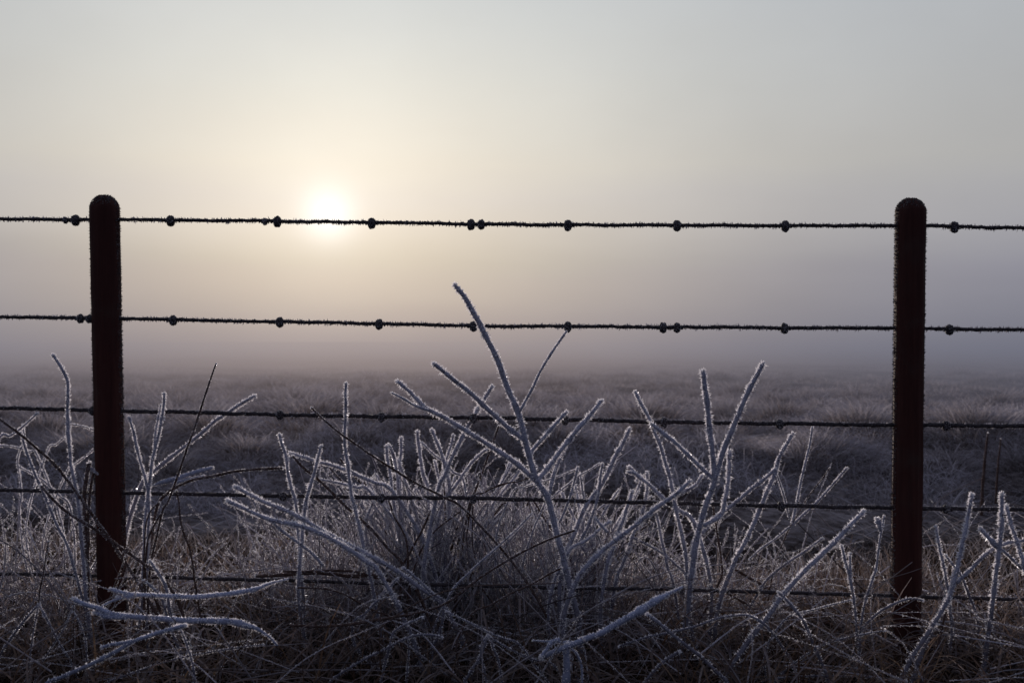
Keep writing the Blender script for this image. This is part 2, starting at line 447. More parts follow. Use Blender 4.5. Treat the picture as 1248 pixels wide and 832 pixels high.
def near_grass():
    mb = MB()
    # dense matted thatch on the verge under the fence
    def patch(n_, x0, x1, y0, y1, l0, l1, w0, w1, fe, fm, dr, t0=0., t1=1., lean=.9):
        x = RNG.uniform(x0, x1, n_); y = RNG.uniform(y0, y1, n_)
        # clumping
        cx = fbm(x * 4, y * 4, 3); keep = RNG.random(n_) < np.clip((cx - .33) * 4.5, .12, 1)
        x, y = x[keep], y[keep]; k = len(x)
        z = ground_z(x, y)
        ribbons(mb, np.stack([x, y, z - .01], -1), RNG.random(k) * 6.283, RNG.uniform(l0, l1, k) ** 1.0, RNG.random(k) * lean,
                RNG.uniform(0, dr, k), RNG.uniform(w0, w1, k), 7, fe * RNG.random(k) ** .6 * (.15 + .85 * sstep(y, 1.95, 2.5)), fm * RNG.random(k) * sstep(y, 1.9, 2.4), RNG.uniform(t0, t1, k), frost_pow=1.0)  # less frost on the near side: foreground shade put into the colour
    patch(12000, -3.4, 3.4, 1.75, 3.0, .08, .23, .002, .0048, .75, .25, 2.8, lean=1.1)
    patch(6500, -3.2, 3.2, 1.95, 2.85,        .12, .27, .0022, .0055, .85, .3, 2.8, .2, .9, lean=1.1)
    patch(7000, -3.4, 3.4, 1.65, 3.3, .05, .14, .0025, .006, .15, .05, 2.8, 0, .35)
    patch(9000, -3.6, 3.6, 2.9, 3.6, .04, .11, .002, .0045, .6, .3, 2.6, .1, .8)
    n_ = 3200; x = RNG.uniform(-2.4, 2.4, n_); y = RNG.uniform(1.85, 2.6, n_); z = ground_z(x, y)
    ribbons(mb, np.stack([x, y, z - .01], -1), RNG.random(n_) * 6.283, RNG.uniform(.18, .42, n_), RNG.uniform(.45, 1.3, n_), RNG.uniform(1.2, 3.4, n_),
            RNG.uniform(.0035, .008, n_), 12, (.3 + .7 * sstep(y, 2.0, 2.4)) * RNG.random(n_) ** .4, .35 * RNG.random(n_), RNG.uniform(.1, .95, n_), twist=RNG.normal(0, .5, n_), frost_pow=.35)  # nearer blades get less frost too, painting the foreground shade
    o = mb.build('verge_grass', [M_GRASS]); tag(o, 'tangled frosty brown grass matted along the foot of the fence', kind='stuff')
    # back edge of the verge, pale with frost
    mb = MB()
    n_ = 9000; x = RNG.uniform(-4.2, 4.2, n_); y = 2.95 + RNG.random(n_) ** 1.2 * 1.0; z = ground_z(x, y)
    ribbons(mb, np.stack([x, y, z - .01], -1), RNG.random(n_) * 6.283, RNG.uniform(.04, .11, n_), RNG.random(n_) * .9, RNG.uniform(0, 2.2, n_),
            RNG.uniform(.002, .005, n_), 6, .75 * RNG.random(n_) ** .5, .4 * RNG.random(n_), RNG.uniform(.1, .8, n_))
    o = mb.build('bank_grass', [M_MID]); tag(o, 'low frosted grass on the edge of the ditch behind the fence', kind='stuff')
near_grass()

def thicket():
    """rimed wiry growth that fills the clumps between the tall stalks"""
    mb = MB()
    spots = [(-.15, 2.62, .28, 620, .38), (-.50, 2.66, .22, 300, .30), (.14, 2.62, .20, 330, .32), (.46, 2.68, .18, 90, .24), (.70, 2.62, .15, 40, .22), (-1.24, 2.5, .20, 130, .34),
             (-.9, 2.56, .12, 50, .24), (1.22, 2.4, .2, 60, .22), (-1.7, 2.6, .3, 100, .3), (1.8, 2.6, .3, 80, .26)]
    for (sx, sy, sr, cnt, hh) in spots:
        for k in range(cnt):
            x = sx + RNG.normal() * sr * .6; y = sy + RNG.normal() * .10
            L = hh * RNG.uniform(.45, 1.15); az = RNG.random() * 6.283; ln = abs(RNG.normal()) * .62
            z = float(ground_z(x, y))
            d = np.array([math.cos(az) * math.sin(ln), .6 * math.sin(az) * math.sin(ln), math.cos(ln)])
            bend = RNG.normal() * .38 * L
            side = np.array([math.cos(az + 1.2), .5 * math.sin(az + 1.2), -.25])
            P = [np.array([x, y, z]), np.array([x, y, z]) + d * L * .4, np.array([x, y, z]) + d * L * .75 + side * bend * .4, np.array([x, y, z]) + d * L + side * bend]
            C = catmull(P, .018)[::-1]; r = RNG.uniform(.0008, .0022)
            u = np.linspace(1, 0, len(C)) ** .5
            tube(mb, C, np.linspace(r * .7, r, len(C)), 4, 0, np.clip(u * RNG.uniform(.6, 1.4), 0, 1), RNG.uniform(.1, .9), .06, False)
            if RNG.random() < .75: hoar(mb, C, r, 1000, .0012, .0032, front=.15, tip=False, wid=.0007, amount=lambda t: np.clip(1.25 - t * 1.3, 0, 1))
    o = mb.build('undergrowth', [M_GRASS, M_ICE], flat_mats=(1,)); tag(o, 'wiry rimed undergrowth filling the gaps between the tall frosted stalks', kind='stuff')
thicket()

def straws():
    """long loose stalks lying across each other in the thatch"""
    mb = MB()
    for k in range(620):
        x = RNG.uniform(-2.2, 2.2); y = RNG.uniform(1.85, 2.9); L = RNG.uniform(.18, .6)
        a = RNG.random() * 6.283; el = RNG.uniform(-.1, 1.15) * (.5 + .5 * RNG.random())
        p0 = np.array([x, y, float(ground_z(x, y)) + RNG.uniform(0, .10)])
        d = np.array([math.cos(a) * math.cos(el), .5 * math.sin(a) * math.cos(el), abs(math.sin(el))])
        sag = RNG.uniform(-.12, .02) * L
        P = [p0, p0 + d * L * .5 + np.array([RNG.normal() * .01, 0, -sag * .5]), p0 + d * L + np.array([0, 0, sag * 1.2])]
        if P[2][2] > .42: continue
        C = catmull(P, .03)[::-1]
        r = RNG.uniform(.0008, .0022)
        fr = RNG.random() ** .7
        tube(mb, C, np.linspace(r * .5, r, len(C)), 4, 0, fr, RNG.random(), .05, False)
        if fr > .6: hoar(mb, C, r, 700, .0010, .0022, front=.2, tip=False, wid=.0006)
    o = mb.build('straw', [M_GRASS, M_ICE], flat_mats=(1,)); tag(o, 'loose frosted straw lying across the grass under the fence', kind='stuff')
straws()

def mid_grass():
    mb = MB()
    n_ = 150000
    u = RNG.random(n_); y = 5.0 + 7.5 * u ** 1.2; x = RNG.uniform(-1, 1, n_) * (y * .70 + 1.2)
    pile = pile_at(x, y)
    keep = RNG.random(n_) < np.clip(.8 + pile, 0, 1); x, y, pile = x[keep], y[keep], pile[keep]; n_ = len(x)
    z = ground_z(x, y)
    L = RNG.uniform(.025, .07, n_) + .12 * pile * RNG.random(n_) ** 1.6
    ribbons(mb, np.stack([x, y, z - .012], -1), RNG.random(n_) * 6.283, L, RNG.random(n_) * 1.1, RNG.uniform(.4, 2.8, n_),
            RNG.uniform(.003, .006, n_), 4, (.30 + 1.1 * pile ** 1.3) * (1 - .35 * sstep(y, 8, 12)) * RNG.random(n_) ** .35, (.20 + 1.1 * pile ** 1.3) * (1 - .35 * sstep(y, 8, 12)) * RNG.random(n_) ** .6, np.clip(RNG.normal(.45, .22, n_) + .35 * (pile - .5), 0, 1))
    # rounded tussocks, blades falling outwards from the crown
    rt = np.random.default_rng(3)
    T_ = [((380 - 624) / F * 7.0, 7.0, .42, .20), ((480 - 624) / F * 7.6, 7.6, .34, .16), ((790 - 624) / F * 7.2, 7.2, .42, .19), ((1050 - 624) / F * 6.4, 6.4, .40, .18), ((1190 - 624) / F * 6.2, 6.2, .45, .20),
          ((950 - 624) / F * 7.8, 7.8, .36, .15), ((230 - 624) / F * 7.2, 7.2, .34, .15), ((60 - 624) / F * 6.6, 6.6, .36, .16), ((620 - 624) / F * 6.5, 6.5, .34, .14), ((300 - 624) / F * 5.9, 5.9, .25, .10)]
    for k in range(240):
        yy = 5.7 * (20 / 5.7) ** rt.random(); xx = rt.uniform(-1, 1) * (yy * .62 + .8)
        T_.append((xx, yy, rt.uniform(.16, .42) * (1 + yy * .02), rt.uniform(.06, .15)))
    for (tx, ty, tr, th) in T_:
        m = int(720 * (tr / .4) ** 1.4 * min(1, (9 / ty)) ** 1.1)
        rr = tr * RNG.random(m) ** .6 * .8; aa = RNG.random(m) * 6.283
        x = tx + rr * np.cos(aa) * 1.25; y = ty + rr * np.sin(aa) * .8; q = rr / tr
        z = ground_z(x, y) + th * (1 - q ** 2) * .75
        ribbons(mb, np.stack([x, y, z - .03], -1), aa + RNG.normal(0, .5, m), (.07 + .11 * RNG.random(m)) * (.7 + tr), .1 + 1.0 * q + .15 * RNG.random(m), RNG.uniform(.5, 2.0, m),
                RNG.uniform(.003, .0065, m) * (1 + ty * .04), 5, .5 + .5 * RNG.random(m), .8 * RNG.random(m) * (1 - .4 * q), np.clip(RNG.normal(.55, .2, m), 0, 1), frost_pow=.8)
    # sparse grass in the ditch, flattened and rimed
    n_ = 5000; y = RNG.uniform(4.0, 5.6, n_); x = RNG.uniform(-1, 1, n_) * 4.6; z = ground_z(x, y)
    k = fbm(x * 1.2, y * 3 + 40, 3) > .46; x, y, z = x[k], y[k], z[k]; n_ = len(x)
    ribbons(mb, np.stack([x, y, z], -1), RNG.normal(0, .5, n_) + math.pi * (RNG.random(n_) > .5), RNG.uniform(.1, .3, n_), RNG.uniform(.9, 1.4, n_), RNG.uniform(0, .5, n_),
            RNG.uniform(.003, .007, n_), 4, .9 * RNG.random(n_), .6 * RNG.random(n_), RNG.random(n_) * .6, frost_pow=.2)
    o = mb.build('tussock_grass', [M_MID]); tag(o, 'frosted tussocks of grass beyond the ditch', kind='stuff')
    mb = MB()
    n_ = 120000
    y = 10.5 * (55 / 10.5) ** RNG.random(n_); x = RNG.uniform(-1, 1, n_) * (y * .62 + 2)
    c = np.where(y < 16, .40 + .20 * pile_at(x, y), fbm(x * .8, y * .34 + 4, 4)); keep = RNG.random(n_) < np.clip((c - .38) * 6, .12, 1); x, y, c = x[keep], y[keep], c[keep]; n_ = len(x)
    z = ground_z(x, y); s = (y / 12) ** .35; c = c * (.78 + .44 * fbm(x * .55 + 7, y * .20 + 3, 3))
    ribbons(mb, np.stack([x, y, z - .02], -1), RNG.random(n_) * 6.283, RNG.uniform(.025, .09, n_) * s, RNG.random(n_) * .9, RNG.uniform(.2, 2.2, n_),
            RNG.uniform(.008, .016, n_) * s, 2, RNG.random(n_) ** .4 * np.clip((c - .40) * 6.5, .14, 1) * (.75 + .25 * sstep(y, 13, 26)), RNG.random(n_) ** .5 * np.clip((c - .40) * 6.5, .12, 1) * (.75 + .25 * sstep(y, 13, 26)), np.clip(c * 1.2 - .1 + RNG.normal(0, .18, n_), 0, 1))
    o = mb.build('meadow_grass', [M_FAR]); tag(o, 'frosted meadow grass fading into the mist', kind='stuff')
mid_grass()

# ------------------------------------------------------------------ the fence
YL, YR = 2.45, 2.36                                  # distance of the two posts
def wire_y(px): return YL + (YR - YL) * (px - 128) / (1108 - 128) 
fence_root = empty('wire_fence', at(624, 790, 2.41))
tag(fence_root, 'rusty wire fence with five frosted strands and two dark round posts in the frozen field', 'fence')

def make_post(name, top, bot, wpx, Y, label, dome):
    """top/bot: photo pixels of the axis"""
    p1 = at(*top, Y); p0 = at(*bot, Y); ax = p1 - p0; p0 = p0 - ax * (.30 / ax[2]) ; p0[2] = min(p0[2], -.25)
    r = wpx / 2 / F * Y
    ax = p1 - p0; Lh = np.linalg.norm(ax)
    hd = dome / F * Y
    prof = [(t, 1.0) for t in np.linspace(0, Lh - hd, 90)]
    for a, b in ((.06, .985), (.25, .90), (.5, .76), (.74, .60), (.90, .42), (.98, .24), (1.0, .05)): prof.append((Lh - hd + hd * a, b))
    S = 40; ph = np.linspace(0, 2 * math.pi, S, endpoint=False)
    T = ax / Lh; A = np.cross(T, [0, 1, 0]); A /= np.linalg.norm(A); B = np.cross(A, T)
    hs = np.array([q[0] for q in prof]); rs = np.array([q[1] for q in prof]) * r
    grain = (vnoise(ph[None] * 5 + 3 + 0 * hs[:, None], hs[:, None] * 3 + 0 * ph[None]) - .5) * .10 + (vnoise(ph[None] * 14 + 0 * hs[:, None], hs[:, None] * 16 + 0 * ph[None]) - .5) * .05
    R = rs[:, None] * (1 + grain)
    V = p0 + hs[:, None, None] * T + (A * np.cos(ph)[None, :, None] + B * np.sin(ph)[None, :, None]) * R[..., None]
    if dome: V[-7:, :, 2] += (vnoise(V[-7:, :, 0] * 220, V[-7:, :, 1] * 220) - .5) * .007
    k = len(hs); V = V.reshape(-1, 3); i = np.arange(k - 1)[:, None] * S; j = np.arange(S)[None]; j2 = (j + 1) % S
    Q = np.stack([i + j, i + j2, i + S + j2, i + S + j], -1).reshape(-1, 4)
    V = np.vstack([V, p1]); o = (k - 1) * S; jj = np.arange(S)
    tr = np.stack([np.full(S, k * S), o + jj, o + (jj + 1) % S], -1)
    mb = MB(); mb.add(V, Q, tr, 0)
    # short rime fuzz over the sides, less on the face turned from the wind
    n_ = 15000; h = RNG.uniform(.1, Lh, n_); p = RNG.random(n_) * 2 * math.pi
    rr = np.interp(h, hs, rs); rad = A * np.cos(p)[:, None] + B * np.sin(p)[:, None]
    keep = (rad[:, 1] > -.35) | (RNG.random(n_) < .0)
    d = rad + T * RNG.uniform(-.2, .5, n_)[:, None] + RNG.standard_normal((n_, 3)) * .25
    topk = h > Lh - hd; d[topk] += T * .9
    spikes(mb, (p0 + h[:, None] * T + rad * (rr * .985)[:, None])[keep], d[keep], RNG.uniform(.0022, .0062, n_)[keep], RNG.uniform(.0009, .0018, n_)[keep], 1)
    n2 = 500; p = RNG.random(n2) * 6.283; q = RNG.random(n2) ** .5; rad = A * np.cos(p)[:, None] + B * np.sin(p)[:, None]
    hh = Lh - hd + hd * np.interp(q, [0, .27, .5, .69, .83, .93, .985, 1], [1, .94, .83, .68, .5, .3, .12, 0])
    spikes(mb, p0 + hh[:, None] * T + rad * (q * r)[:, None], T + rad * .6 + RNG.standard_normal((n2, 3)) * .3, RNG.uniform(.0015, .004, n2), RNG.uniform(.0008, .0016, n2), 1)
    o = mb.build(name, [M_POST, M_RIMEP], fence_root, flat_mats=(1,)); o['label'] = label
    return o
make_post('post', (127, 238), (137, 730), 33.5, YL, 'dark round post with domed top, left of the two', 15)
make_post('post', (1110, 242), (1103.5, 770), 34.5, YR, 'dark round post with blunt domed top, right of the two', 14)

WIRES = [
    (4.7, [(-260, 265), (0, 267), (128, 268), (340, 269.5), (453, 271.5), (580, 273), (690, 274), (957, 275), (1109, 275), (1248, 278), (1500, 284)],
     [(92, 1), (208, 1), (338, 1), (453, 1), (574, 1), (586.5, .9), (692, 1), (825, 1), (957, 1), (1163, 1), (323, .62), (80, .6)]),
    (4.6, [(-260, 383), (0, 386), (128, 388), (340, 392), (462, 394.5), (577, 397), (692, 397.5), (956, 399.5), (1108, 400.5), (1248, 402), (1500, 406)],
     [(98, .85), (109, .8), (211, .95), (341, .95), (462, .95), (577, .95), (692, .95), (808, .95), (825, .9), (956, .95), (1157, .95)]),
    (5.4, [(-260, 494), (0, 497), (112, 499.5), (340, 505), (465, 507.5), (577, 509), (690, 511), (810, 514), (950, 516), (1105, 517.5), (1248, 519), (1500, 523)],
     [(113, .85), (341, .9), (465, .9), (577, .9), (689, .9), (809, .95), (950, .9), (1153, .9)]),
    (5.2, [(-260, 594), (0, 597), (115, 599.5), (345, 604), (465, 606), (577, 607), (815, 613), (952, 616), (1105, 619), (1248, 621), (1500, 626)],
     [(345, .85), (465, .85), (577, .85), (820, .7), (952, .9), (1153, .85)]),
    (4.8, [(-260, 694), (0, 699), (140, 702), (345, 707), (577, 713), (700, 716), (830, 718), (955, 722), (1105, 726.5), (1248, 730), (1500, 736)],
     [(577, .8), (832, .8), (1153, .8)])]

def blob(mb, c, T, rx, rz, seed):
    """a lump of tied wire under frost: bumpy ball squeezed along the wire"""
    r_ = np.random.default_rng(seed); N, S = 10, 14
    th = np.linspace(.15, math.pi - .15, N); ph = np.linspace(0, 2 * math.pi, S, endpoint=False)
    A = np.cross(T, [0, 1., 0]); A /= np.linalg.norm(A); B = np.cross(A, T)
    sq = np.abs(np.sin(th)) ** .6
    R = 1 + .14 * r_.standard_normal((N, S)) * .35
    R += .06 * np.cos(3 * ph[None] + th[:, None] * 4 + seed)
    V = c + T * (np.cos(th) * rx)[:, None, None] + (A * np.cos(ph)[None, :, None] * rz + B * np.sin(ph)[None, :, None] * rz * .9) * (sq[:, None] * R)[..., None]
    V = V.reshape(-1, 3); i = np.arange(N - 1)[:, None] * S; j = np.arange(S)[None]; j2 = (j + 1) % S
    Q = np.stack([i + j, i + j2, i + S + j2, i + S + j], -1).reshape(-1, 4)
    V = np.vstack([V, c + T * rx, c - T * rx]); jj = np.arange(S)
    tr = np.vstack([np.stack([np.full(S, N * S), (jj + 1) % S, jj], -1), np.stack([np.full(S, N * S + 1), (N - 1) * S + jj, (N - 1) * S + (jj + 1) % S], -1)])
    mb.add(V, Q, tr, 0)
    # twisted coil of the tie each side
    t = np.linspace(-1, 1, 26)
    C = c + T * (t * rx * 2.3)[:, None] + (A * np.cos(t * 15)[:, None] + B * np.sin(t * 15)[:, None]) * (.0042)
    tube(mb, C, .0013, 5, 0, 0, .5, .05)
    n_ = 120; d = r_.standard_normal((n_, 3)); d /= np.linalg.norm(d, axis=1)[:, None]
    dt = d @ T; perp = d - dt[:, None] * T; pn = perp / (np.linalg.norm(perp, axis=1)[:, None] + 1e-9)
    base = c + T * (dt * rx * .9)[:, None] + pn * (np.sqrt(np.clip(1 - dt ** 2, 0, 1)) ** .6 * rz * .92)[:, None]
    spikes(mb, base, d + r_.standard_normal((n_, 3)) * .2, r_.uniform(.0015, .0035, n_), r_.uniform(.0007, .0013, n_), 1)

names = ['top strand, clear against the bright sky', 'second strand from the top', 'middle strand, level with the first stalk tips', 'fourth strand, threaded among the frosted stalks', 'lowest strand, half buried in grass']
for wi, (wd, pts, knots) in enumerate(WIRES):
    P = [at(px, py, wire_y(px)) for px, py in pts]
    C = catmull(P, .012); mb = MB()
    r = wd / 2 / F * 2.42
    C[:, 2] += (vnoise(C[:, 0] * 22, C[:, 0] * 0 + wi * 7) - .5) * .0022
    # two-ply twisted wire
    T, A, B = frames(C)
    tube(mb, C, r * .85, 8, 0, 0, .5, .10)
    C2 = catmull(P, .004); C2[:, 2] += (vnoise(C2[:, 0] * 22, C2[:, 0] * 0 + wi * 7) - .5) * .0022
    T, A, B = frames(C2); ang = C2[:, 0] * 2 * math.pi / .03
    tube(mb, C2 + (A * np.cos(ang)[:, None] + B * np.sin(ang)[:, None]) * r * .55, r * .55, 5, 0, 0, .5, .05)
    hoar(mb, C, r * .95, 1700, .0026, .0064, 1, front=.06, tip=False, wid=.0011)
    wo = mb.build('wire', [M_WIRE, M_RIME], fence_root, flat_mats=(1,)); wo['label'] = names[wi]
    xs = [p[0] for p in pts]; ysx = [p[1] for p in pts]
    for ki, (kx, s) in enumerate(knots):
        c = at(kx, np.interp(kx, xs, ysx) + .8, wire_y(kx))
        a = at(kx - 6, np.interp(kx - 6, xs, ysx), wire_y(kx - 6)); b = at(kx + 6, np.interp(kx + 6, xs, ysx), wire_y(kx + 6)); T = (b - a) / np.linalg.norm(b - a)
        mb = MB(); blob(mb, np.zeros(3), T, .0095 * s, .0135 * s, ki * 13 + wi)
        ko = mb.build('knot', [M_WIRE, M_RIME], None, flat_mats=(1,)); ko.parent = wo; ko.location = tuple(c)

# ------------------------------------------------------------------ frosted stalks, surveyed one by one
# stem = (part name, width px, style, depth offset of the tip, ends: 'g' runs to the ground / 'b' runs to the plant's base / 'j' joins, points tip -> root)
def ground_hit(P, Y):
    """carry the root on to the soil in its own direction"""
    a, b = P[-2], P[-1]; d = (b - a) / np.linalg.norm(b - a); d[1] = 0
    d = d + np.array([0, 0, -.9]); d /= np.linalg.norm(d)
    if b[2] <= 0.0: return P
    return P + [b + d * (b[2] * .5), b + d * (b[2] * 1.02 / max(.5, -d[2]))]

STY = {
    'S': (M_BLU, 4200, .0018, .0048, .35, 1.0),      # smooth blue-white coat, short crystals
         # material, hoar density, min/max crystal, front share, body frost
    'F': (M_FST, 3200, .0040, .0078, .16, 1.0),      # heavy rime
    'f': (M_FST, 2600, .0030, .0062, .14, .85),      # medium
    'b': (M_BST, 1800, .0016, .0036, .15, .6),       # brown, light rime
    'd': (M_BST, 450, .0012, .0026, .2, .4),         # dark and nearly bare
}
def plant(name, label, cat, Y, base, stems, group=None):
    bx = at(base[0], base[1], Y); bx[2] = 0.0
    root = empty(name, bx); tag(root, label, cat, group, 'thing')
    for (pn, wpx, sty, dy, end, pts) in stems:
        k = len(pts); P = []
        for i, (px, py) in enumerate(pts):
            P.append(at(px, py, Y + dy * (1 - i / max(1, k - 1))))
        if end == 'g': P = ground_hit(P, Y)
        elif end == 'b':
            q = P[-1]; v = P[-1] - P[-2]; v = v / np.linalg.norm(v); D = np.linalg.norm(bx - q)
            m = q + v * D * .16 + (bx - q) * .36
            P = P + [m, bx + np.array([RNG.normal() * .02, RNG.normal() * .02, -.01])]
        mat, dens, lo, hi, fs, bf = STY[sty]
        C = catmull(P, .007); L = len(C); u = np.linspace(0, 1, L); fade = np.clip((1 - u) * 5, .35, 1) if (sty == 'S' and end == 'j' and pn == 'stem') else 1.0
        r0 = wpx / 2 / F * Y * (.68 if sty == 'S' else .60)
        R = r0 * (.82 + .10 * np.minimum(u * 6, 1) + .25 * u) * (1 + .05 * np.sin(u * 37 + wpx)) * (1 + .015 * RNG.standard_normal(L)) * fade
        if end == 'g' and sty == 'S': R = R * np.interp(u, [0, .6, 1], [1, .8, .25])
        for nd_ in RNG.random(3) * .9: R = R * (1 + .28 * np.exp(-((u - nd_) * np.linalg.norm(P[0] - P[-1]) / .006) ** 2))
        C = C + np.stack([vnoise(C[:, 2] * 30, C[:, 0] * 30) - .5, vnoise(C[:, 2] * 25 + 9, C[:, 0] * 25) - .5, 0 * u], -1) * .0022
        mb = MB()
        hgt = np.clip((C[:, 2] - .02) / .25, 0.40, 1)
        tube(mb, C, R, 9, 0, bf * hgt, .5, .05)
        scale = .42 + .58 * min(1., wpx / 8)
        if wpx < 5 and sty in 'fF': dens *= 1.5
        hoar(mb, C, R, dens, lo * scale, hi * scale, 1, fs, lambda t, h=hgt: np.interp(t, np.linspace(0, 1, len(h)), h), True, .0014 * (.6 if wpx < 5 else 1) if sty in 'FfS' else .0008)
        mb.build(pn, [mat, M_ICE], root, flat_mats=(1,))
    return root

S = 'stem'; BR = 'branch'
PL = []
PL.append(('frosted_weed', 'tallest frosted weed in the middle, forked, its tip standing above the second wire', 'weed', 2.26, (707, 800), [
    (S, 11, 'F', 0, 'g', [(556, 349), (566, 362), (577, 382), (590, 405), (605, 437), (620, 476), (631, 502), (640, 535), (647, 563), (655, 586), (667, 606), (673, 628), (681, 660), (686, 678), (696, 722), (705, 755), (706, 776)]),
    (BR, 4.5, 'f', .10, 'j', [(689, 405), (681, 417), (671, 432), (660, 450), (648, 475), (634, 500)]),
    (BR, 8, 'F', -.06, 'j', [(530, 444), (552, 462), (575, 480), (598, 502), (617, 519), (640, 537)]),
    (BR, 8, 'F', .08, 'j', [(486, 466), (500, 478), (517, 496), (540, 508), (562, 521), (600, 545), (630, 565), (656, 588)]),
    (BR, 4, 'f', .03, 'j', [(478, 479), (492, 486), (505, 494), (522, 500)]),
    (BR, 8, 'F', .12, 'j', [(732, 489), (718, 508), (704, 523), (684, 548), (668, 570), (655, 586)]),
    (BR, 6, 'f', .16, 'j', [(727, 498), (710, 516), (693, 535), (682, 560), (674, 580), (669, 606)]),
    (BR, 6, 'F', .05, 'j', [(689, 503), (678, 515), (664, 531), (650, 547), (645, 556)])]))
PL.append(('frosted_weed', 'frosted weed right of centre, two thick blunt arms in a V above the third wire', 'weed', 2.28, (830, 812), [
    (S, 10, 'F', 0, 'g', [(929, 445), (919, 463), (910, 482), (895, 517), (881, 550), (872, 584), (862, 610), (854, 636), (847, 666), (842, 706), (835, 764), (830, 790), (825, 815)]),
    (BR, 9.5, 'F', 0, 'j', [(856, 454), (859, 472), (862, 492), (866, 535), (869, 560), (872, 584)]),
    (BR, 7, 'F', .02, 'j', [(795, 517), (811, 530), (827, 543), (855, 570), (874, 587)]),
    (BR, 7.5, 'F', .06, 'j', [(889, 551), (888, 580), (884, 608), (878, 628), (858, 640)]),
    (BR, 5.5, 'f', .05, 'j', [(856, 580), (846, 592), (822, 604)])]))
PL.append(('frosted_stalk', 'long frosted blade leaning right across the fourth wire, left of the V-shaped weed', 'stalk', 2.22, (690, 725), [
    (S, 8.5, 'F', .05, 'b', [(840, 587), (822, 603), (795, 622), (772, 642), (750, 658), (732, 673), (703, 707)])]))
PL.append(('frosted_stalk', 'upright frosted stalk with blunt tip, crossing the third wire beside a wire knot', 'stalk', 2.33, (838, 780), [
    (S, 6.5, 'F', .04, 'b', [(775, 479), (781, 492), (792, 512), (805, 545), (813, 570), (818, 592), (826, 630), (832, 656), (837, 691)])]))
PL.append(('frosted_stalk', 'frosted stalk with a curled forked tip, between the third and fourth wires, right of centre', 'stalk', 2.40, (850, 760), [
    (S, 7, 'F', .05, 'b', [(768, 570), (780, 582), (790, 590), (812, 610), (830, 623), (846, 638)]),
    (BR, 5, 'f', .02, 'j', [(766, 575), (774, 577), (781, 584)])]))
PL.append(('frosted_stalk', 'double-stemmed frosted stalk leaning right, between the V-shaped weed and the thin weed', 'stalk', 2.36, (872, 800), [
    (S, 7.5, 'F', .05, 'b', [(965, 530), (958, 542), (951, 555), (946, 570), (942, 582), (931, 608), (919, 637), (910, 657), (895, 685), (880, 724), (873, 755)]),
    (BR, 6.5, 'f', .03, 'j', [(944, 572), (930, 585), (915, 596), (892, 616), (872, 630), (856, 650)])]))
PL.append(('frosted_weed', 'thin many-branched weed with a delicate rime left of the right post', 'weed', 2.52, (935, 790), [
    (S, 4, 'f', .1, 'j', [(990, 521), (987, 542), (982, 562), (976, 588), (971, 612), (965, 639)]),
    (S, 3, 'b', .0, 'b', [(965, 637), (957, 655), (949, 672), (944, 690), (938, 720)]),
    (BR, 2, 'b', .05, 'j', [(1011, 570), (1000, 585), (985, 605), (975, 622), (966, 637)]),
    (BR, 4, 'f', .06, 'j', [(1032, 571), (1013, 592), (995, 612), (980, 626), (966, 639)]),
    (BR, 3, 'f', -.02, 'j', [(946, 575), (952, 594), (958, 614), (962, 632)]),
    (BR, 3, 'f', -.05, 'j', [(914, 681), (928, 668), (945, 656), (962, 642)])]))
PL.append(('frosted_stalk', 'long thick frosted stalk rising to the right towards the right post', 'stalk', 2.1, (868, 835), [
    (S, 9, 'F', .1, 'g', [(1051, 625), (1038, 638), (1022, 655), (1000, 677), (976, 700), (950, 731), (935, 752), (920, 771), (903, 794), (887, 817)])]))
PL.append(('frosted_stalk', 'thin rimed straw lying parallel above the long thick stalk near the right post', 'straw', 2.45, (900, 780), [
    (S, 4.5, 'f', .05, 'b', [(1002, 656), (992, 663), (980, 672), (962, 684), (942, 699), (930, 712)])]))
PL.append(('frosted_stalk', 'short feathery stalk with a split tip, left of the right post above the lowest wire', 'stalk', 2.2, (1048, 835), [
    (S, 5, 'F', .0, 'g', [(1026, 666), (1030, 682), (1034, 699), (1038, 718), (1041, 736), (1045, 779), (1047, 820)]),
    (BR, 4, 'F', 0, 'j', [(1036, 675), (1036, 690), (1036, 705)])]))
PL.append(('frosted_stalk', 'dark thin stalk with a pale knobbed tip, close left of the right post', 'stalk', 2.18, (1047, 838), [
    (S, 4.2, 'f', .05, 'g', [(1077, 630), (1073, 650), (1068, 690), (1065, 700), (1056, 728), (1050, 755), (1047, 800), (1046, 825)]),
    (BR, 6, 'F', 0, 'j', [(1069, 633), (1071, 638), (1073, 646)])]))
PL.append(('frosted_stalk', 'thick pale stalk with a slim upright tip, just right of the right post', 'stalk', 2.1, (1085, 835), [
    (S, 7.5, 'F', .1, 'g', [(1184, 604), (1180, 628), (1175, 652), (1168, 685), (1164, 703), (1155, 731), (1143, 752), (1130, 772), (1112, 800), (1099, 826)]),
    (S, 7, 'f', .1, 'g', [(1164, 706), (1150, 738), (1136, 768), (1122, 798), (1112, 828)])]))
PL.append(('frosted_stalk', 'short slim frosted stalk leaning left, beside the right post', 'stalk', 2.3, (1160, 790), [
    (S, 5, 'F', .0, 'b', [(1141, 643), (1144, 660), (1149, 684), (1153, 702), (1156, 720), (1158, 745)])]))
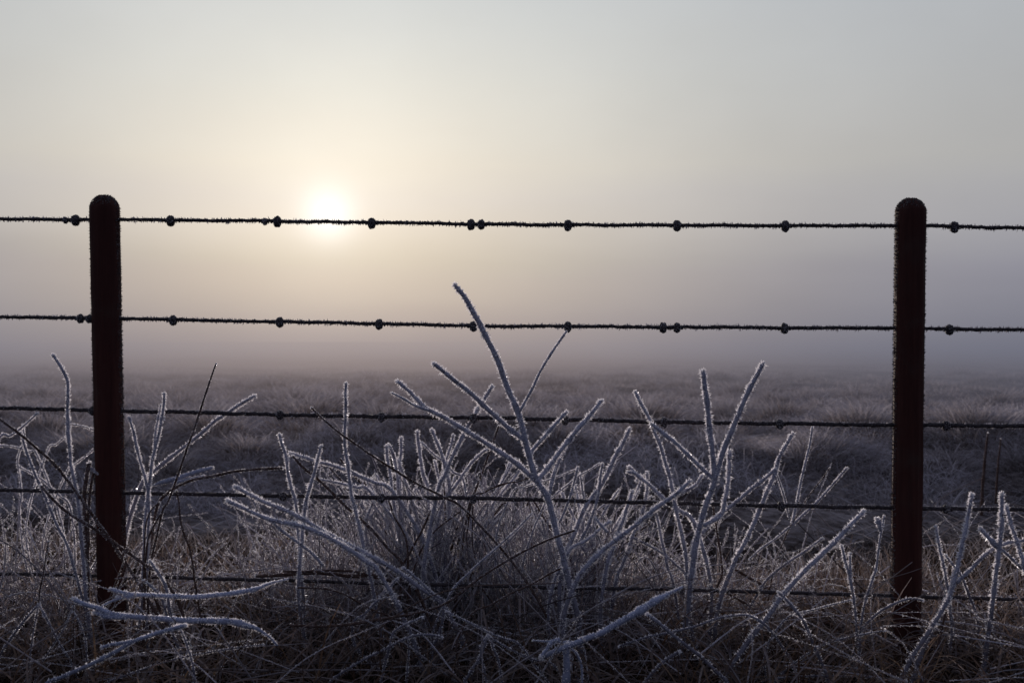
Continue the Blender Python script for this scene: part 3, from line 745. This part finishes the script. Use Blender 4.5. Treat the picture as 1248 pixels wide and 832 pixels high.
PL.append(('frosted_weed', 'bushy frosted weed at the right edge with a side tuft and drooping arched leaf', 'weed', 2.2, (1200, 820), [
    (S, 8.5, 'F', 0, 'g', [(1221, 604), (1221, 630), (1219, 660), (1215, 690), (1211, 723), (1206, 760), (1201, 796)]),
    (BR, 7, 'F', .0, 'j', [(1196, 645), (1203, 653), (1210, 660), (1217, 668)]),
    (BR, 7, 'F', .05, 'j', [(1227, 618), (1233, 640), (1240, 662), (1246, 684), (1250, 700)]),
    ('leaf', 6, 'f', .05, 'j', [(1275, 650), (1248, 658), (1226, 662), (1203, 674), (1183, 694), (1166, 710)]),
    (BR, 5, 'f', .05, 'j', [(1262, 712), (1246, 694), (1232, 680), (1219, 668)])]))
PL.append(('frosted_stalk', 'slim bent stalk between the two frosted weeds right of the right post', 'stalk', 2.33, (1205, 810), [
    (S, 5, 'f', .0, 'b', [(1153, 677), (1163, 690), (1172, 702), (1180, 722), (1188, 745), (1194, 768), (1198, 785)])]))
PL.append(('dry_stalk', 'dark bare stem crossing low behind the thick stalk right of the right post', 'stem', 2.15, (1122, 838), [
    (S, 5, 'd', .05, 'g', [(1154, 738), (1149, 762), (1143, 787), (1135, 810), (1127, 830)])]))
PL.append(('long_grass', 'bent pale grass blade hooked across the foot of the right post', 'grass blade', 2.2, (1040, 800), [
    ('leaf', 4.5, 'f', .0, 'b', [(1124, 731), (1110, 729), (1095, 733), (1082, 739), (1071, 746), (1052, 765)])]))
# --- centre thicket
PL.append(('frosted_stalk', 'blunt frosted stalk leaning right across the third wire, left of the tallest weed', 'stalk', 2.42, (520, 740), [
    (S, 7, 'F', .0, 'b', [(599, 472), (592, 484), (585, 495), (577, 508), (569, 522), (557, 545), (549, 562), (541, 582), (534, 598)])]))
PL.append(('dry_stalk', 'thin reddish brown stem with a ragged tip, just left of the tallest weed', 'stem', 2.50, (560, 760), [
    (S, 4.5, 'b', .0, 'b', [(608, 519), (603, 533), (597, 550), (589, 572), (581, 594), (570, 625)])]))
PL.append(('frosted_stalk', 'short frosted stalk bowed left, between the tallest weed and the brown stem', 'stalk', 2.53, (530, 740), [
    (S, 5.5, 'F', .0, 'b', [(592, 548), (582, 556), (573, 566), (564, 578), (555, 592), (546, 604), (538, 618)])]))
PL.append(('frosted_stalk', 'straight frosted stalk right of the tallest weed, ending midway between the third and fourth wires', 'stalk', 2.38, (690, 780), [
    (S, 8, 'F', .05, 'b', [(767, 524), (759, 540), (750, 556), (741, 575), (732, 592), (722, 606), (712, 620), (699, 652), (688, 680)]),
    (BR, 5, 'f', .02, 'j', [(734, 566), (732, 580), (730, 600), (724, 622), (716, 642), (706, 660)]),
    (BR, 4, 'f', .04, 'j', [(704, 570), (700, 586), (695, 605), (689, 620), (682, 636)])]))
PL.append(('long_grass', 'pair of thin rimed blades joining at sharp tips right of the tallest weed', 'grass blade', 2.45, (640, 760), [
    ('leaf', 3, 'f', .02, 'b', [(730, 565), (718, 573), (705, 580), (690, 592), (675, 604), (660, 622)]),
    ('leaf', 2.6, 'f', .02, 'b', [(702, 572), (686, 578), (670, 584), (655, 588), (640, 593), (622, 604)]),
    ('leaf', 3.2, 'd', .02, 'b', [(648, 580), (634, 586), (620, 588), (604, 593), (590, 600), (575, 612)])]))
PL.append(('frosted_stalk', 'stubby frosted twig with a crossed tip low to the right of the tallest weed', 'twig', 2.3, (680, 760), [
    (S, 5.5, 'F', .05, 'b', [(743, 636), (733, 642), (725, 650), (712, 660), (692, 673)]),
    (BR, 4, 'F', .0, 'j', [(727, 632), (733, 640), (740, 648)])]))
PL.append(('frosted_stalk', 'upright frosted stalk with a rounded tip just above the fourth wire, right of centre', 'stalk', 2.36, (735, 770), [
    (S, 7, 'F', .04, 'b', [(770, 600), (766, 612), (760, 632), (755, 646), (750, 660), (745, 674), (740, 688)])]))
PL.append(('frosted_stalk', 'knobbly frosted stalk whose tip rises between the curled stalk and the fourth wire', 'stalk', 2.44, (750, 770), [
    (S, 6, 'F', .04, 'b', [(788, 577), (789, 592), (787, 608), (783, 625), (777, 641), (770, 656), (765, 672), (758, 690), (752, 702)])]))
PL.append(('frosted_stalk', 'slim stalk crossing behind the long leaning blade, ending low at the fourth wire', 'stalk', 2.42, (826, 790), [
    (S, 4.8, 'F', .04, 'b', [(797, 612), (801, 632), (807, 661), (811, 676), (814, 691), (820, 709)]),
    (S, 4.5, 'f', .04, 'b', [(770, 654), (790, 664), (810, 676), (824, 688), (836, 702)])]))
PL.append(('dry_stalk', 'dark rimed stem bending down through the foot of the V-shaped weed', 'stem', 2.42, (820, 820), [
    (S, 4.5, 'b', .0, 'b', [(869, 612), (871, 632), (876, 661), (880, 696), (876, 710), (868, 727), (855, 752), (842, 770), (834, 781)])]))
PL.append(('dry_stalk', 'pair of dark bare rods slanting low across the lowest wire right of the V-shaped weed', 'stem', 2.5, (1040, 790), [
    (S, 6, 'd', .0, 'g', [(895, 693), (912, 703), (935, 716), (955, 731), (975, 744), (998, 755), (1022, 766)]),
    (S, 4.5, 'd', .0, 'g', [(885, 722), (905, 733), (925, 746), (945, 760)])]))
PL.append(('long_grass', 'looped grass blades curling over above the lowest wire, left of the V-shaped weed', 'grass blade', 2.5, (800, 770), [
    ('leaf', 2.8, 'f', .0, 'b', [(772, 702), (775, 690), (782, 680), (790, 680), (797, 690), (803, 702), (808, 716)]),
    ('leaf', 2.4, 'f', .0, 'b', [(781, 683), (785, 690), (791, 698), (797, 708)])]))
PL.append(('frosted_stalk', 'thick blue-white stick with shaggy hanging rime, low in the foreground under the tallest weed', 'stick', 1.9, (690, 850), [
    (S, 10.5, 'S', .0, 'j', [(662, 800), (680, 791), (700, 784), (716, 777), (732, 771), (751, 760), (770, 750), (785, 741), (800, 731), (816, 723), (832, 715)]),
    (BR, 14, 'S', .02, 'g', [(690, 790), (690, 802), (691, 816), (690, 834)]),
    (BR, 4, 'S', .02, 'g', [(693, 788), (702, 796), (708, 810), (710, 832)]),
    (BR, 6, 'S', -.02, 'j', [(660, 799), (666, 791), (672, 782), (682, 779)]),
    (BR, 3, 'S', .05, 'j', [(650, 780), (666, 781), (684, 782), (702, 782)])]))
# --- left centre
PL.append(('frosted_stalk', 'single upright stalk bristling with rime, crossing the third wire left of centre', 'stalk', 2.34, (470, 740), [
    (S, 6, 'F', .0, 'b', [(422, 469), (421, 486), (421, 503), (420, 535), (422, 555), (425, 575), (428, 602), (433, 622), (440, 650)])]))
PL.append(('dry_stalk', 'long dark brown stem slanting down right from a needle tip at the third wire', 'stem', 2.3, (690, 720), [
    (S, 4.8, 'b', .05, 'b', [(380, 497), (389, 506), (400, 516), (416, 529), (432, 540), (452, 554), (472, 567), (491, 579), (510, 590), (540, 605), (572, 626)])]))
PL.append(('frosted_stalk', 'slim frosted stalk leaning slightly left, touching the tip of the brown stick', 'stalk', 2.4, (372, 740), [
    (S, 6, 'F', .0, 'b', [(341, 531), (344, 542), (348, 555), (352, 580), (356, 597), (360, 612), (363, 640)])]))
PL.append(('frosted_stalk', 'slim frosted stalk leaning right, crossing two paler leaves left of centre', 'stalk', 2.33, (362, 740), [
    (S, 6, 'F', .0, 'b', [(391, 545), (387, 562), (382, 580), (377, 597), (372, 615), (369, 647)])]))
PL.append(('frosted_sprig', 'two long frost-edged leaves sloping down to the right between the third and fourth wires', 'sprig', 2.46, (530, 730), [
    ('leaf', 6.5, 'F', .0, 'b', [(355, 553), (370, 557), (385, 562), (402, 566), (420, 572), (438, 580), (456, 588), (481, 602)]),
    ('leaf', 5, 'F', .03, 'b', [(392, 584), (406, 587), (420, 590), (436, 594), (453, 601)])]))
PL.append(('dry_stalk', 'brown stem slanting from under the frost-edged leaves down past the fourth wire', 'stem', 2.38, (530, 760), [
    (S, 6, 'b', .0, 'b', [(357, 556), (368, 568), (382, 579), (400, 595), (411, 606), (421, 616), (438, 631), (455, 647), (473, 668), (490, 686)])]))
PL.append(('frosted_stalk', 'upper of two thick shaggy stalks slanting down right at the fourth wire', 'stalk', 2.24, (570, 770), [
    (S, 8, 'F', .0, 'b', [(288, 594), (302, 601), (317, 609), (333, 616), (350, 623), (366, 631), (390, 645), (412, 657), (436, 669), (460, 682), (481, 694), (510, 714), (537, 735)])]))
PL.append(('frosted_stalk', 'lower of two thick shaggy stalks slanting down right beneath the fourth wire', 'stalk', 2.18, (505, 760), [
    (S, 8, 'F', .0, 'b', [(279, 611), (294, 618), (310, 625), (326, 632), (342, 636), (367, 641), (395, 652), (430, 672), (446, 684), (462, 697)]),
    (BR, 5, 'f', .0, 'j', [(327, 632), (345, 648), (362, 660), (378, 672), (394, 690)])]))
th = [([(471, 545), (472, 558), (475, 575), (478, 600), (484, 640)], 6), ([(474, 543), (478, 550), (482, 566), (486, 600), (490, 640)], 6), ([(489, 535), (489, 550), (487, 566), (487, 590), (490, 625)], 6),
      ([(509, 527), (510, 542), (512, 558), (516, 578), (521, 594), (522, 630)], 6.5), ([(527, 525), (532, 538), (538, 552), (545, 578), (548, 605)], 6.5), ([(552, 531), (549, 545), (544, 560), (538, 585), (530, 610)], 5),
      ([(530, 562), (533, 574), (536, 588), (536, 615)], 4.5), ([(572, 568), (566, 578), (558, 588), (550, 602), (544, 620)], 5.5), ([(515, 540), (528, 553), (540, 562), (552, 575), (566, 590)], 3.5),
      ([(455, 612), (449, 626), (446, 640), (452, 668)], 5), ([(500, 612), (497, 640), (500, 670)], 4.5)]
for i, (pts, wd) in enumerate(th):
    lab = ['curled-over frosted stub, leftmost in the row of short upright stalks', 'frosted stub curled against its twin at the left of the upright row', 'slim frosted stub, third in the row of short upright stalks',
           'straight stout frosted stub in the middle of the upright row', 'frosted stub tipped left, beside the leaning stalk near the thicket top', 'short frosted stub leaning right against the leaning stalk',
           'very short frosted stub low in the thicket under the leaning stalk', 'bowed frosted stub just left of the brown stem', 'thin rimed twig slanting down right among the upright stubs',
           'frosted stub below the fourth wire, left of the thicket', 'faint frosted stub below the fourth wire inside the thicket'][i]
    PL.append(('frosted_stalk', lab, 'stalk', 2.53 + .03 * (i % 4), (505 + 4 * i, 750), [(S, wd, 'F', .0, 'b', pts)], 'short upright stalks of the thicket'))
PL.append(('dry_stalk', 'dark crossed stems standing in the heart of the thicket', 'stem', 2.42, (495, 780), [
    (S, 4.5, 'd', .0, 'b', [(525, 622), (518, 638), (510, 654), (500, 672), (492, 690)]),
    (S, 3.5, 'd', .02, 'b', [(562, 622), (546, 634), (532, 645), (520, 660), (510, 678)]),
    (S, 4.5, 'b', .02, 'b', [(474, 610), (480, 628), (488, 642), (495, 658), (497, 680)]),
    (S, 3, 'd', .0, 'b', [(577, 612), (576, 636), (576, 662), (577, 694)])]))
PL.append(('dry_stalk', 'dark brown stem sweeping up to the right below the tallest weed', 'stem', 2.12, (365, 830), [
    (S, 5, 'b', .05, 'j', [(700, 646), (675, 655), (652, 665), (632, 675), (606, 690), (582, 706), (562, 722), (545, 734), (515, 745), (472, 753), (422, 761), (385, 763), (353, 761)])]))
PL.append(('dry_stalk', 'shorter dark stem sweeping up right under the longer one below the tallest weed', 'stem', 2.14, (560, 830), [
    (S, 4, 'b', .05, 'b', [(684, 692), (672, 698), (660, 705), (640, 715), (620, 724), (597, 737), (575, 748)])]))
PL.append(('long_grass', 'pale thin blade slanting up right, crossing in front of the sweeping dark stems', 'grass blade', 2.2, (535, 800), [
    ('leaf', 3.2, 'f', .05, 'b', [(648, 626), (635, 640), (620, 654), (605, 668), (590, 681), (565, 704), (550, 722), (530, 762)])]))
PL.append(('split_stick', 'split brown stick lying level over the grass left of centre', 'stick', 2.35, (400, 720), [
    (S, 6.5, 'd', .0, 'j', [(312, 702), (335, 701), (360, 699), (385, 698), (410, 700), (430, 702), (450, 701), (476, 707)]),
    (BR, 4.5, 'd', -.02, 'j', [(345, 696), (375, 696), (400, 695), (430, 696), (455, 700)])]))
PL.append(('dry_stalk', 'brown stick pointing right, tapering, just above the fourth wire near the left post', 'stick', 2.38, (215, 720), [
    (S, 5.5, 'b', .0, 'b', [(344, 570), (325, 571), (306, 572), (282, 575), (260, 580), (242, 583), (226, 588), (205, 600), (190, 625)])]))
# --- around the left post
PL.append(('frosted_stalk', 'bent stalk with an elbow near its tip, standing alone left of the left post', 'stalk', 2.3, (105, 780), [
    (S, 6.2, 'F', .0, 'b', [(66, 434), (70, 441), (75, 448), (80, 457), (83, 466), (83, 480), (82, 500), (84, 535), (87, 570), (92, 595), (97, 628)])]))
PL.append(('dry_stalk', 'tall thin dark stem leaning right, tallest beside the left post', 'stem', 2.3, (185, 780), [
    (S, 4.2, 'b', .0, 'b', [(263, 444), (255, 466), (247, 490), (240, 512), (232, 535), (222, 565), (212, 592), (204, 612), (196, 630)])]))
PL.append(('frosted_stalk', 'pale frosted stalk leaning right behind the tall dark stem near the left post', 'stalk', 2.55, (160, 740), [
    (S, 6.5, 'F', .0, 'b', [(309, 483), (295, 491), (280, 501), (262, 513), (246, 527), (230, 540), (215, 552), (200, 564), (186, 576), (170, 596)])]))
PL.append(('frosted_stalk', 'frosted stalk with a blunt white tip, second to the right of the left post', 'stalk', 2.36, (176, 780), [
    (S, 5.5, 'F', .0, 'b', [(200, 481), (200, 493), (198, 506), (193, 530), (187, 555), (184, 575), (181, 597), (176, 650)]),
    (BR, 3, 'F', .02, 'j', [(196, 494), (193, 510), (190, 524), (188, 545)])]))
PL.append(('frosted_stalk', 'slim stalk leaning left, closest to the right side of the left post', 'stalk', 2.36, (184, 780), [
    (S, 4.8, 'F', .0, 'b', [(158, 509), (162, 525), (167, 546), (172, 564), (177, 582), (180, 600), (182, 628), (180, 660)])]))
PL.append(('dry_stalk', 'bare fork of dark stems low to the right of the left post', 'stem', 2.3, (178, 740), [
    (S, 4, 'd', .0, 'g', [(215, 598), (218, 612), (220, 630), (224, 648), (232, 674)]),
    (S, 4, 'd', .0, 'b', [(196, 626), (188, 640), (181, 655), (178, 682)]),
    (BR, 3, 'd', .0, 'b', [(194, 612), (184, 622), (178, 640), (176, 668)])]))
PL.append(('dry_stalk', 'long brown stem slanting down right across the left post', 'stem', 2.28, (230, 740), [
    (S, 5.5, 'b', .0, 'b', [(-8, 505), (8, 517), (22, 527), (38, 540), (57, 557), (70, 570), (80, 582)]),
    (S, 6, 'b', .0, 'b', [(50, 592), (64, 608), (82, 624), (98, 634), (112, 642), (132, 656), (150, 669), (176, 687), (200, 705)])]))
PL.append(('dry_stalk', 'purple-grey stem falling right, crossing the fourth wire at the left edge', 'stem', 2.3, (110, 740), [
    (S, 5, 'f', .0, 'b', [(26, 528), (31, 545), (38, 566), (44, 580), (50, 594), (57, 610), (65, 630), (74, 648), (82, 664)])]))
PL.append(('frosted_stalk', 'short frosted twig leaning right at the left edge, tip touching the third wire', 'twig', 2.4, (-30, 700), [
    (S, 4, 'F', .0, 'b', [(45, 504), (34, 514), (22, 525), (12, 531), (-4, 540)])]))
PL.append(('long_grass', 'fine arched grass blades at the left edge between the third and fourth wires', 'grass blade', 2.56, (60, 700), [
    ('leaf', 2.6, 'F', .0, 'b', [(-4, 543), (10, 543), (25, 546), (37, 550), (47, 558)]),
    ('leaf', 3, 'F', .0, 'b', [(24, 569), (36, 575), (50, 583), (60, 592), (72, 603), (86, 622)]),
    ('leaf', 2.6, 'F', .0, 'b', [(88, 517), (100, 519), (115, 524), (128, 532)]),
    ('leaf', 2.4, 'F', .0, 'b', [(78, 533), (68, 542), (56, 553)]),
    ('leaf', 2.4, 'F', .0, 'b', [(28, 518), (30, 536), (22, 560), (26, 600), (24, 630)]),
    ('leaf', 2.2, 'F', .0, 'b', [(115, 546), (104, 556), (92, 565), (80, 578)])]))
PL.append(('frosted_stalk', 'blue-white frosted stick lying level with a split tip, topmost of the three at lower left', 'stick', 2.0, (380, 760), [
    (S, 7, 'S', .0, 'j', [(136, 718), (147, 721), (160, 724), (185, 725), (212, 726), (238, 727), (260, 725), (280, 723), (298, 720), (313, 717), (327, 711), (351, 705)]),
    (BR, 5, 'S', .0, 'j', [(143, 727), (153, 726), (166, 725)]),
    (BR, 3, 'S', .0, 'j', [(124, 739), (132, 734), (142, 730), (156, 727)])]))
PL.append(('frosted_stalk', 'thickest blue-white frosted stick lying across the left post, middle of the three at lower left', 'stick', 1.95, (350, 840), [
    (S, 9, 'S', .0, 'j', [(91, 730), (104, 736), (120, 741), (134, 747), (152, 750), (176, 752), (200, 754), (226, 756), (250, 756), (282, 757), (298, 761), (314, 766), (329, 776), (338, 786)]),
    (BR, 8, 'S', .0, 'j', [(117, 746), (128, 750), (140, 751), (155, 751)])]))
PL.append(('frosted_stalk', 'blue-white frosted stick slanting down to the bottom edge, lowest of the three at lower left', 'stick', 1.9, (30, 850), [
    (S, 8, 'S', .0, 'g', [(224, 762), (210, 766), (195, 770), (178, 776), (160, 782), (142, 793), (125, 802), (108, 810), (92, 817), (74, 825), (57, 832)]),
    (BR, 5, 'S', .0, 'j', [(125, 788), (135, 785), (150, 783), (163, 780)]),
    (BR, 4, 'f', .05, 'g', [(219, 764), (225, 776), (230, 790), (236, 815), (238, 834)])]))
PL.append(('frosted_stalk', 'dim frosted stalk curving down right behind the level sticks at lower left', 'stalk', 2.2, (232, 815), [
    (S, 6, 'f', .0, 'b', [(184, 684), (190, 694), (197, 705), (203, 718), (207, 746), (216, 760), (226, 776)]),
    (S, 5, 'f', .0, 'b', [(176, 708), (186, 716), (196, 728), (202, 745)])]))
PL.append(('long_grass', 'sheaf of thin pale blades splaying from one point at the lower left corner', 'grass blade', 2.05, (30, 850), [
    ('leaf', 3, 'b', .0, 'j', [(59, 660), (56, 680), (52, 700), (49, 719), (47, 736)]),
    ('leaf', 4.5, 'f', .0, 'g', [(47, 736), (30, 755), (14, 776), (0, 797), (-8, 812)]),
    ('leaf', 3, 'f', .0, 'g', [(47, 736), (42, 762), (37, 794), (31, 832)]),
    ('leaf', 3.4, 'f', .0, 'g', [(48, 738), (60, 760), (72, 782), (88, 808)]),
    ('leaf', 2.6, 'b', .0, 'g', [(90, 731), (90, 760), (89, 800), (89, 832)]),
    ('leaf', 2.4, 'f', .0, 'g', [(90, 745), (98, 760), (104, 780), (106, 812)]),
    ('leaf', 2.4, 'f', .0, 'g', [(92, 733), (78, 765), (62, 790), (48, 812)])]))
PL.append(('long_grass', 'long arched thin blade rising from the bottom edge towards the right, low at left', 'grass blade', 1.98, (110, 845), [
    ('leaf', 3, 'f', .0, 'g', [(320, 785), (300, 787), (275, 791), (250, 795), (225, 800), (200, 807), (175, 815), (150, 824), (130, 832)]),
    ('leaf', 2.6, 'b', .0, 'g', [(312, 765), (300, 780), (288, 795), (272, 812), (258, 830)])]))
PL.append(('long_grass', 'fine hair-thin straw standing in front of the foot of the left post', 'straw', 2.2, (112, 800), [
    ('leaf', 1.8, 'b', .0, 'b', [(152, 678), (147, 697), (142, 714), (135, 730), (122, 755), (110, 790)])]))
# --- lower right blades
PL.append(('long_grass', 'long arched pale blade over the grass at lower right, starting under the tallest weed', 'grass blade', 2.1, (985, 830), [
    ('leaf', 4.2, 'f', .0, 'g', [(755, 787), (775, 780), (797, 774), (822, 769), (847, 763), (872, 754), (892, 750), (910, 749), (922, 754), (932, 761), (944, 774), (955, 790), (965, 806)])]))
PL.append(('frosted_stalk', 'bowed frosted stalk bending down to the bottom edge right of the long thick stalk', 'stalk', 2.1, (1012, 840), [
    (S, 6, 'f', .0, 'g', [(950, 722), (962, 734), (972, 746), (980, 758), (986, 771), (991, 784), (997, 798), (1008, 824)])]))
PL.append(('frosted_stalk', 'thick dim frosted blade curving at the bottom right of the blue-white stick', 'stalk', 2.0, (880, 845), [
    (S, 6.5, 'f', .0, 'g', [(790, 749), (804, 760), (817, 771), (836, 786), (855, 801), (872, 817), (888, 832)]),
    (S, 5.5, 'f', .0, 'g', [(827, 794), (815, 801), (804, 810), (794, 821), (786, 832)])]))
PL.append(('long_grass', 'thin pale straws running level low before the right post', 'straw', 2.1, (930, 830), [
    ('leaf', 2.6, 'f', .0, 'b', [(1078, 768), (1050, 773), (1022, 779), (1008, 784), (995, 789)]),
    ('leaf', 3, 'f', .0, 'g', [(1076, 826), (1040, 824), (1005, 823), (972, 824), (950, 826), (930, 830)]),
    ('leaf', 2.6, 'f', .0, 'b', [(1036, 731), (1012, 737), (990, 743), (972, 748), (955, 756)]),
    ('leaf', 2.4, 'b', .0, 'b', [(982, 773), (960, 776), (945, 785), (930, 810)])]))
PL.append(('long_grass', 'sheaf of blue-grey blades falling from one point at the bottom, left of the blue-white stick', 'grass blade', 2.0, (580, 845), [
    ('leaf', 5, 'f', .0, 'g', [(594, 775), (590, 788), (584, 802), (572, 820), (565, 832)]),
    ('leaf', 4, 'f', .0, 'g', [(597, 776), (602, 790), (608, 806), (612, 832)]),
    ('leaf', 3.5, 'f', .0, 'g', [(593, 776), (587, 784), (586, 800), (590, 815)]),
    ('leaf', 3, 'f', .0, 'g', [(596, 775), (612, 785), (630, 795), (650, 803), (672, 808)]),
    ('leaf', 3, 'f', .0, 'g', [(545, 745), (570, 757), (595, 770), (615, 778), (632, 784)])]))
PL.append(('long_grass', 'two blue-grey blades arching over the dark grass at bottom centre', 'grass blade', 2.05, (460, 845), [
    ('leaf', 4.5, 'f', .0, 'g', [(538, 776), (522, 773), (505, 774), (490, 780), (470, 790), (450, 800), (428, 812), (405, 828)]),
    ('leaf', 4, 'f', .0, 'g', [(514, 752), (495, 760), (480, 770), (474, 790), (468, 812), (464, 832)]),
    ('leaf', 3, 'f', .0, 'g', [(498, 778), (498, 795), (496, 815), (495, 832)])]))
PL.append(('long_grass', 'long arched brown blade over the split stick left of centre', 'grass blade', 2.2, (480, 790), [
    ('leaf', 4, 'b', .0, 'b', [(362, 716), (380, 716), (400, 718), (420, 724), (440, 735), (458, 745), (475, 752)]),
    ('leaf', 4, 'b', .0, 'b', [(375, 733), (388, 739), (400, 746), (408, 752)]),
    ('leaf', 4.5, 'f', .0, 'b', [(484, 705), (470, 722), (455, 736), (445, 748), (430, 760)]),
    ('leaf', 5, 'f', .0, 'b', [(492, 692), (512, 708), (528, 724), (540, 735)])]))
PL.append(('dry_stalk', 'broken brown stub with frayed golden top, touching the left side of the left post', 'stub', 2.42, (104, 760), [
    (S, 9, 'b', .0, 'g', [(109, 565), (106, 580), (103, 600), (104, 640)]),
    (S, 6, 'b', .02, 'g', [(116, 572), (111, 590), (108, 630)]),
    (BR, 2.5, 'f', .0, 'j', [(118, 577), (112, 571), (107, 566)])]))
# --- behind the fence
PL.append(('frosted_stalk', 'blurred pale frosted branch lying in the ditch between the left post and the brown stick', 'branch', 4.2, (200, 590), [
    (S, 8, 'S', .1, 'j', [(258, 570), (246, 573), (232, 577), (214, 583), (196, 588), (184, 592)]),
    (BR, 5, 'S', .1, 'j', [(248, 580), (230, 584), (210, 589)])]))
PL.append(('dry_stalk', 'thin dark stake-like stem standing in the field beyond the right post', 'stem', 4.3, (1196, 625), [
    (S, 5, 'd', .0, 'g', [(1204, 528), (1201, 555), (1199, 580), (1197, 608)])]))
PL.append(('dry_stalk', 'shorter faint stem beside the stake-like stem beyond the right post', 'stem', 4.6, (1214, 615), [
    (S, 3.5, 'd', .0, 'g', [(1220, 535), (1217, 560), (1215, 585), (1214, 600)])]))
def fan(cx, base, n_, x0, x1, y0, y1, seed):
    r_ = random.Random(seed); out = []
    for k in range(n_):
        tx = x0 + (x1 - x0) * (k + r_.random()) / n_; ty = y0 + (y1 - y0) * r_.random() ** .8
        bx_, by_ = base[0] + r_.uniform(-40, 40), base[1]
        mx_, my_ = tx + (bx_ - tx) * .5 + r_.uniform(-7, 7), ty + (by_ - ty) * .42
        thin = r_.random()
        pts = [(tx, ty), (tx + (mx_ - tx) * .5 + r_.uniform(-2, 2), ty + (my_ - ty) * .5), (mx_, my_)]
        if r_.random() < .3: pts = [(tx + r_.uniform(-9, 9), ty + r_.uniform(4, 9))] + pts
        out.append((S, 3.0 + 2.6 * thin, 'F' if r_.random() < .75 else 'b', r_.uniform(-.06, .08), 'b', pts))
        if r_.random() < .4:
            q = pts[-2]; out.append((BR, 2.6 + thin, 'F', r_.uniform(-.03, .03), 'j', [(q[0] + r_.choice((-1, 1)) * r_.uniform(12, 26), q[1] - r_.uniform(8, 26)), ((q[0] * 2 + pts[-1][0]) / 3 + r_.uniform(-3, 3), (q[1] * 2 + pts[-1][1]) / 3 - 3), (pts[-1][0], pts[-1][1])]))
    return out
PL.append(('frosted_weed', 'dense fan of thin crossing frosted stalks behind the fourth wire, left of the tallest weed', 'weed', 2.60, (545, 760), fan(545, (545, 740), 30, 400, 640, 555, 640, 4)))
PL.append(('frosted_weed', 'smaller fan of thin crossing frosted stalks right of the foot of the tallest weed', 'weed', 2.58, (715, 770), fan(715, (715, 750), 18, 640, 800, 575, 650, 9)))
for a in PL: plant(*a)

# ------------------------------------------------------------------ camera
cam = bpy.data.cameras.new('camera'); co = bpy.data.objects.new('camera', cam); COL.objects.link(co)
co.location = (0, 0, H); co.rotation_euler = (math.radians(90), 0, 0)
cam.sensor_width = 36; cam.lens = 36 * F / 1248; cam.clip_end = 4000; cam.clip_start = .02
cam.dof.use_dof = True; cam.dof.focus_distance = 2.3; cam.dof.aperture_fstop = 5.6
SC.camera = co
SC.view_settings.view_transform = 'Standard'; SC.view_settings.look = 'None'; SC.view_settings.exposure = 0; SC.view_settings.gamma = 1
SC.cycles.max_bounces = 6; SC.cycles.diffuse_bounces = 3; SC.cycles.transparent_max_bounces = 8
SC.cycles.use_denoising = True
SC.cycles.sample_clamp_indirect = 4
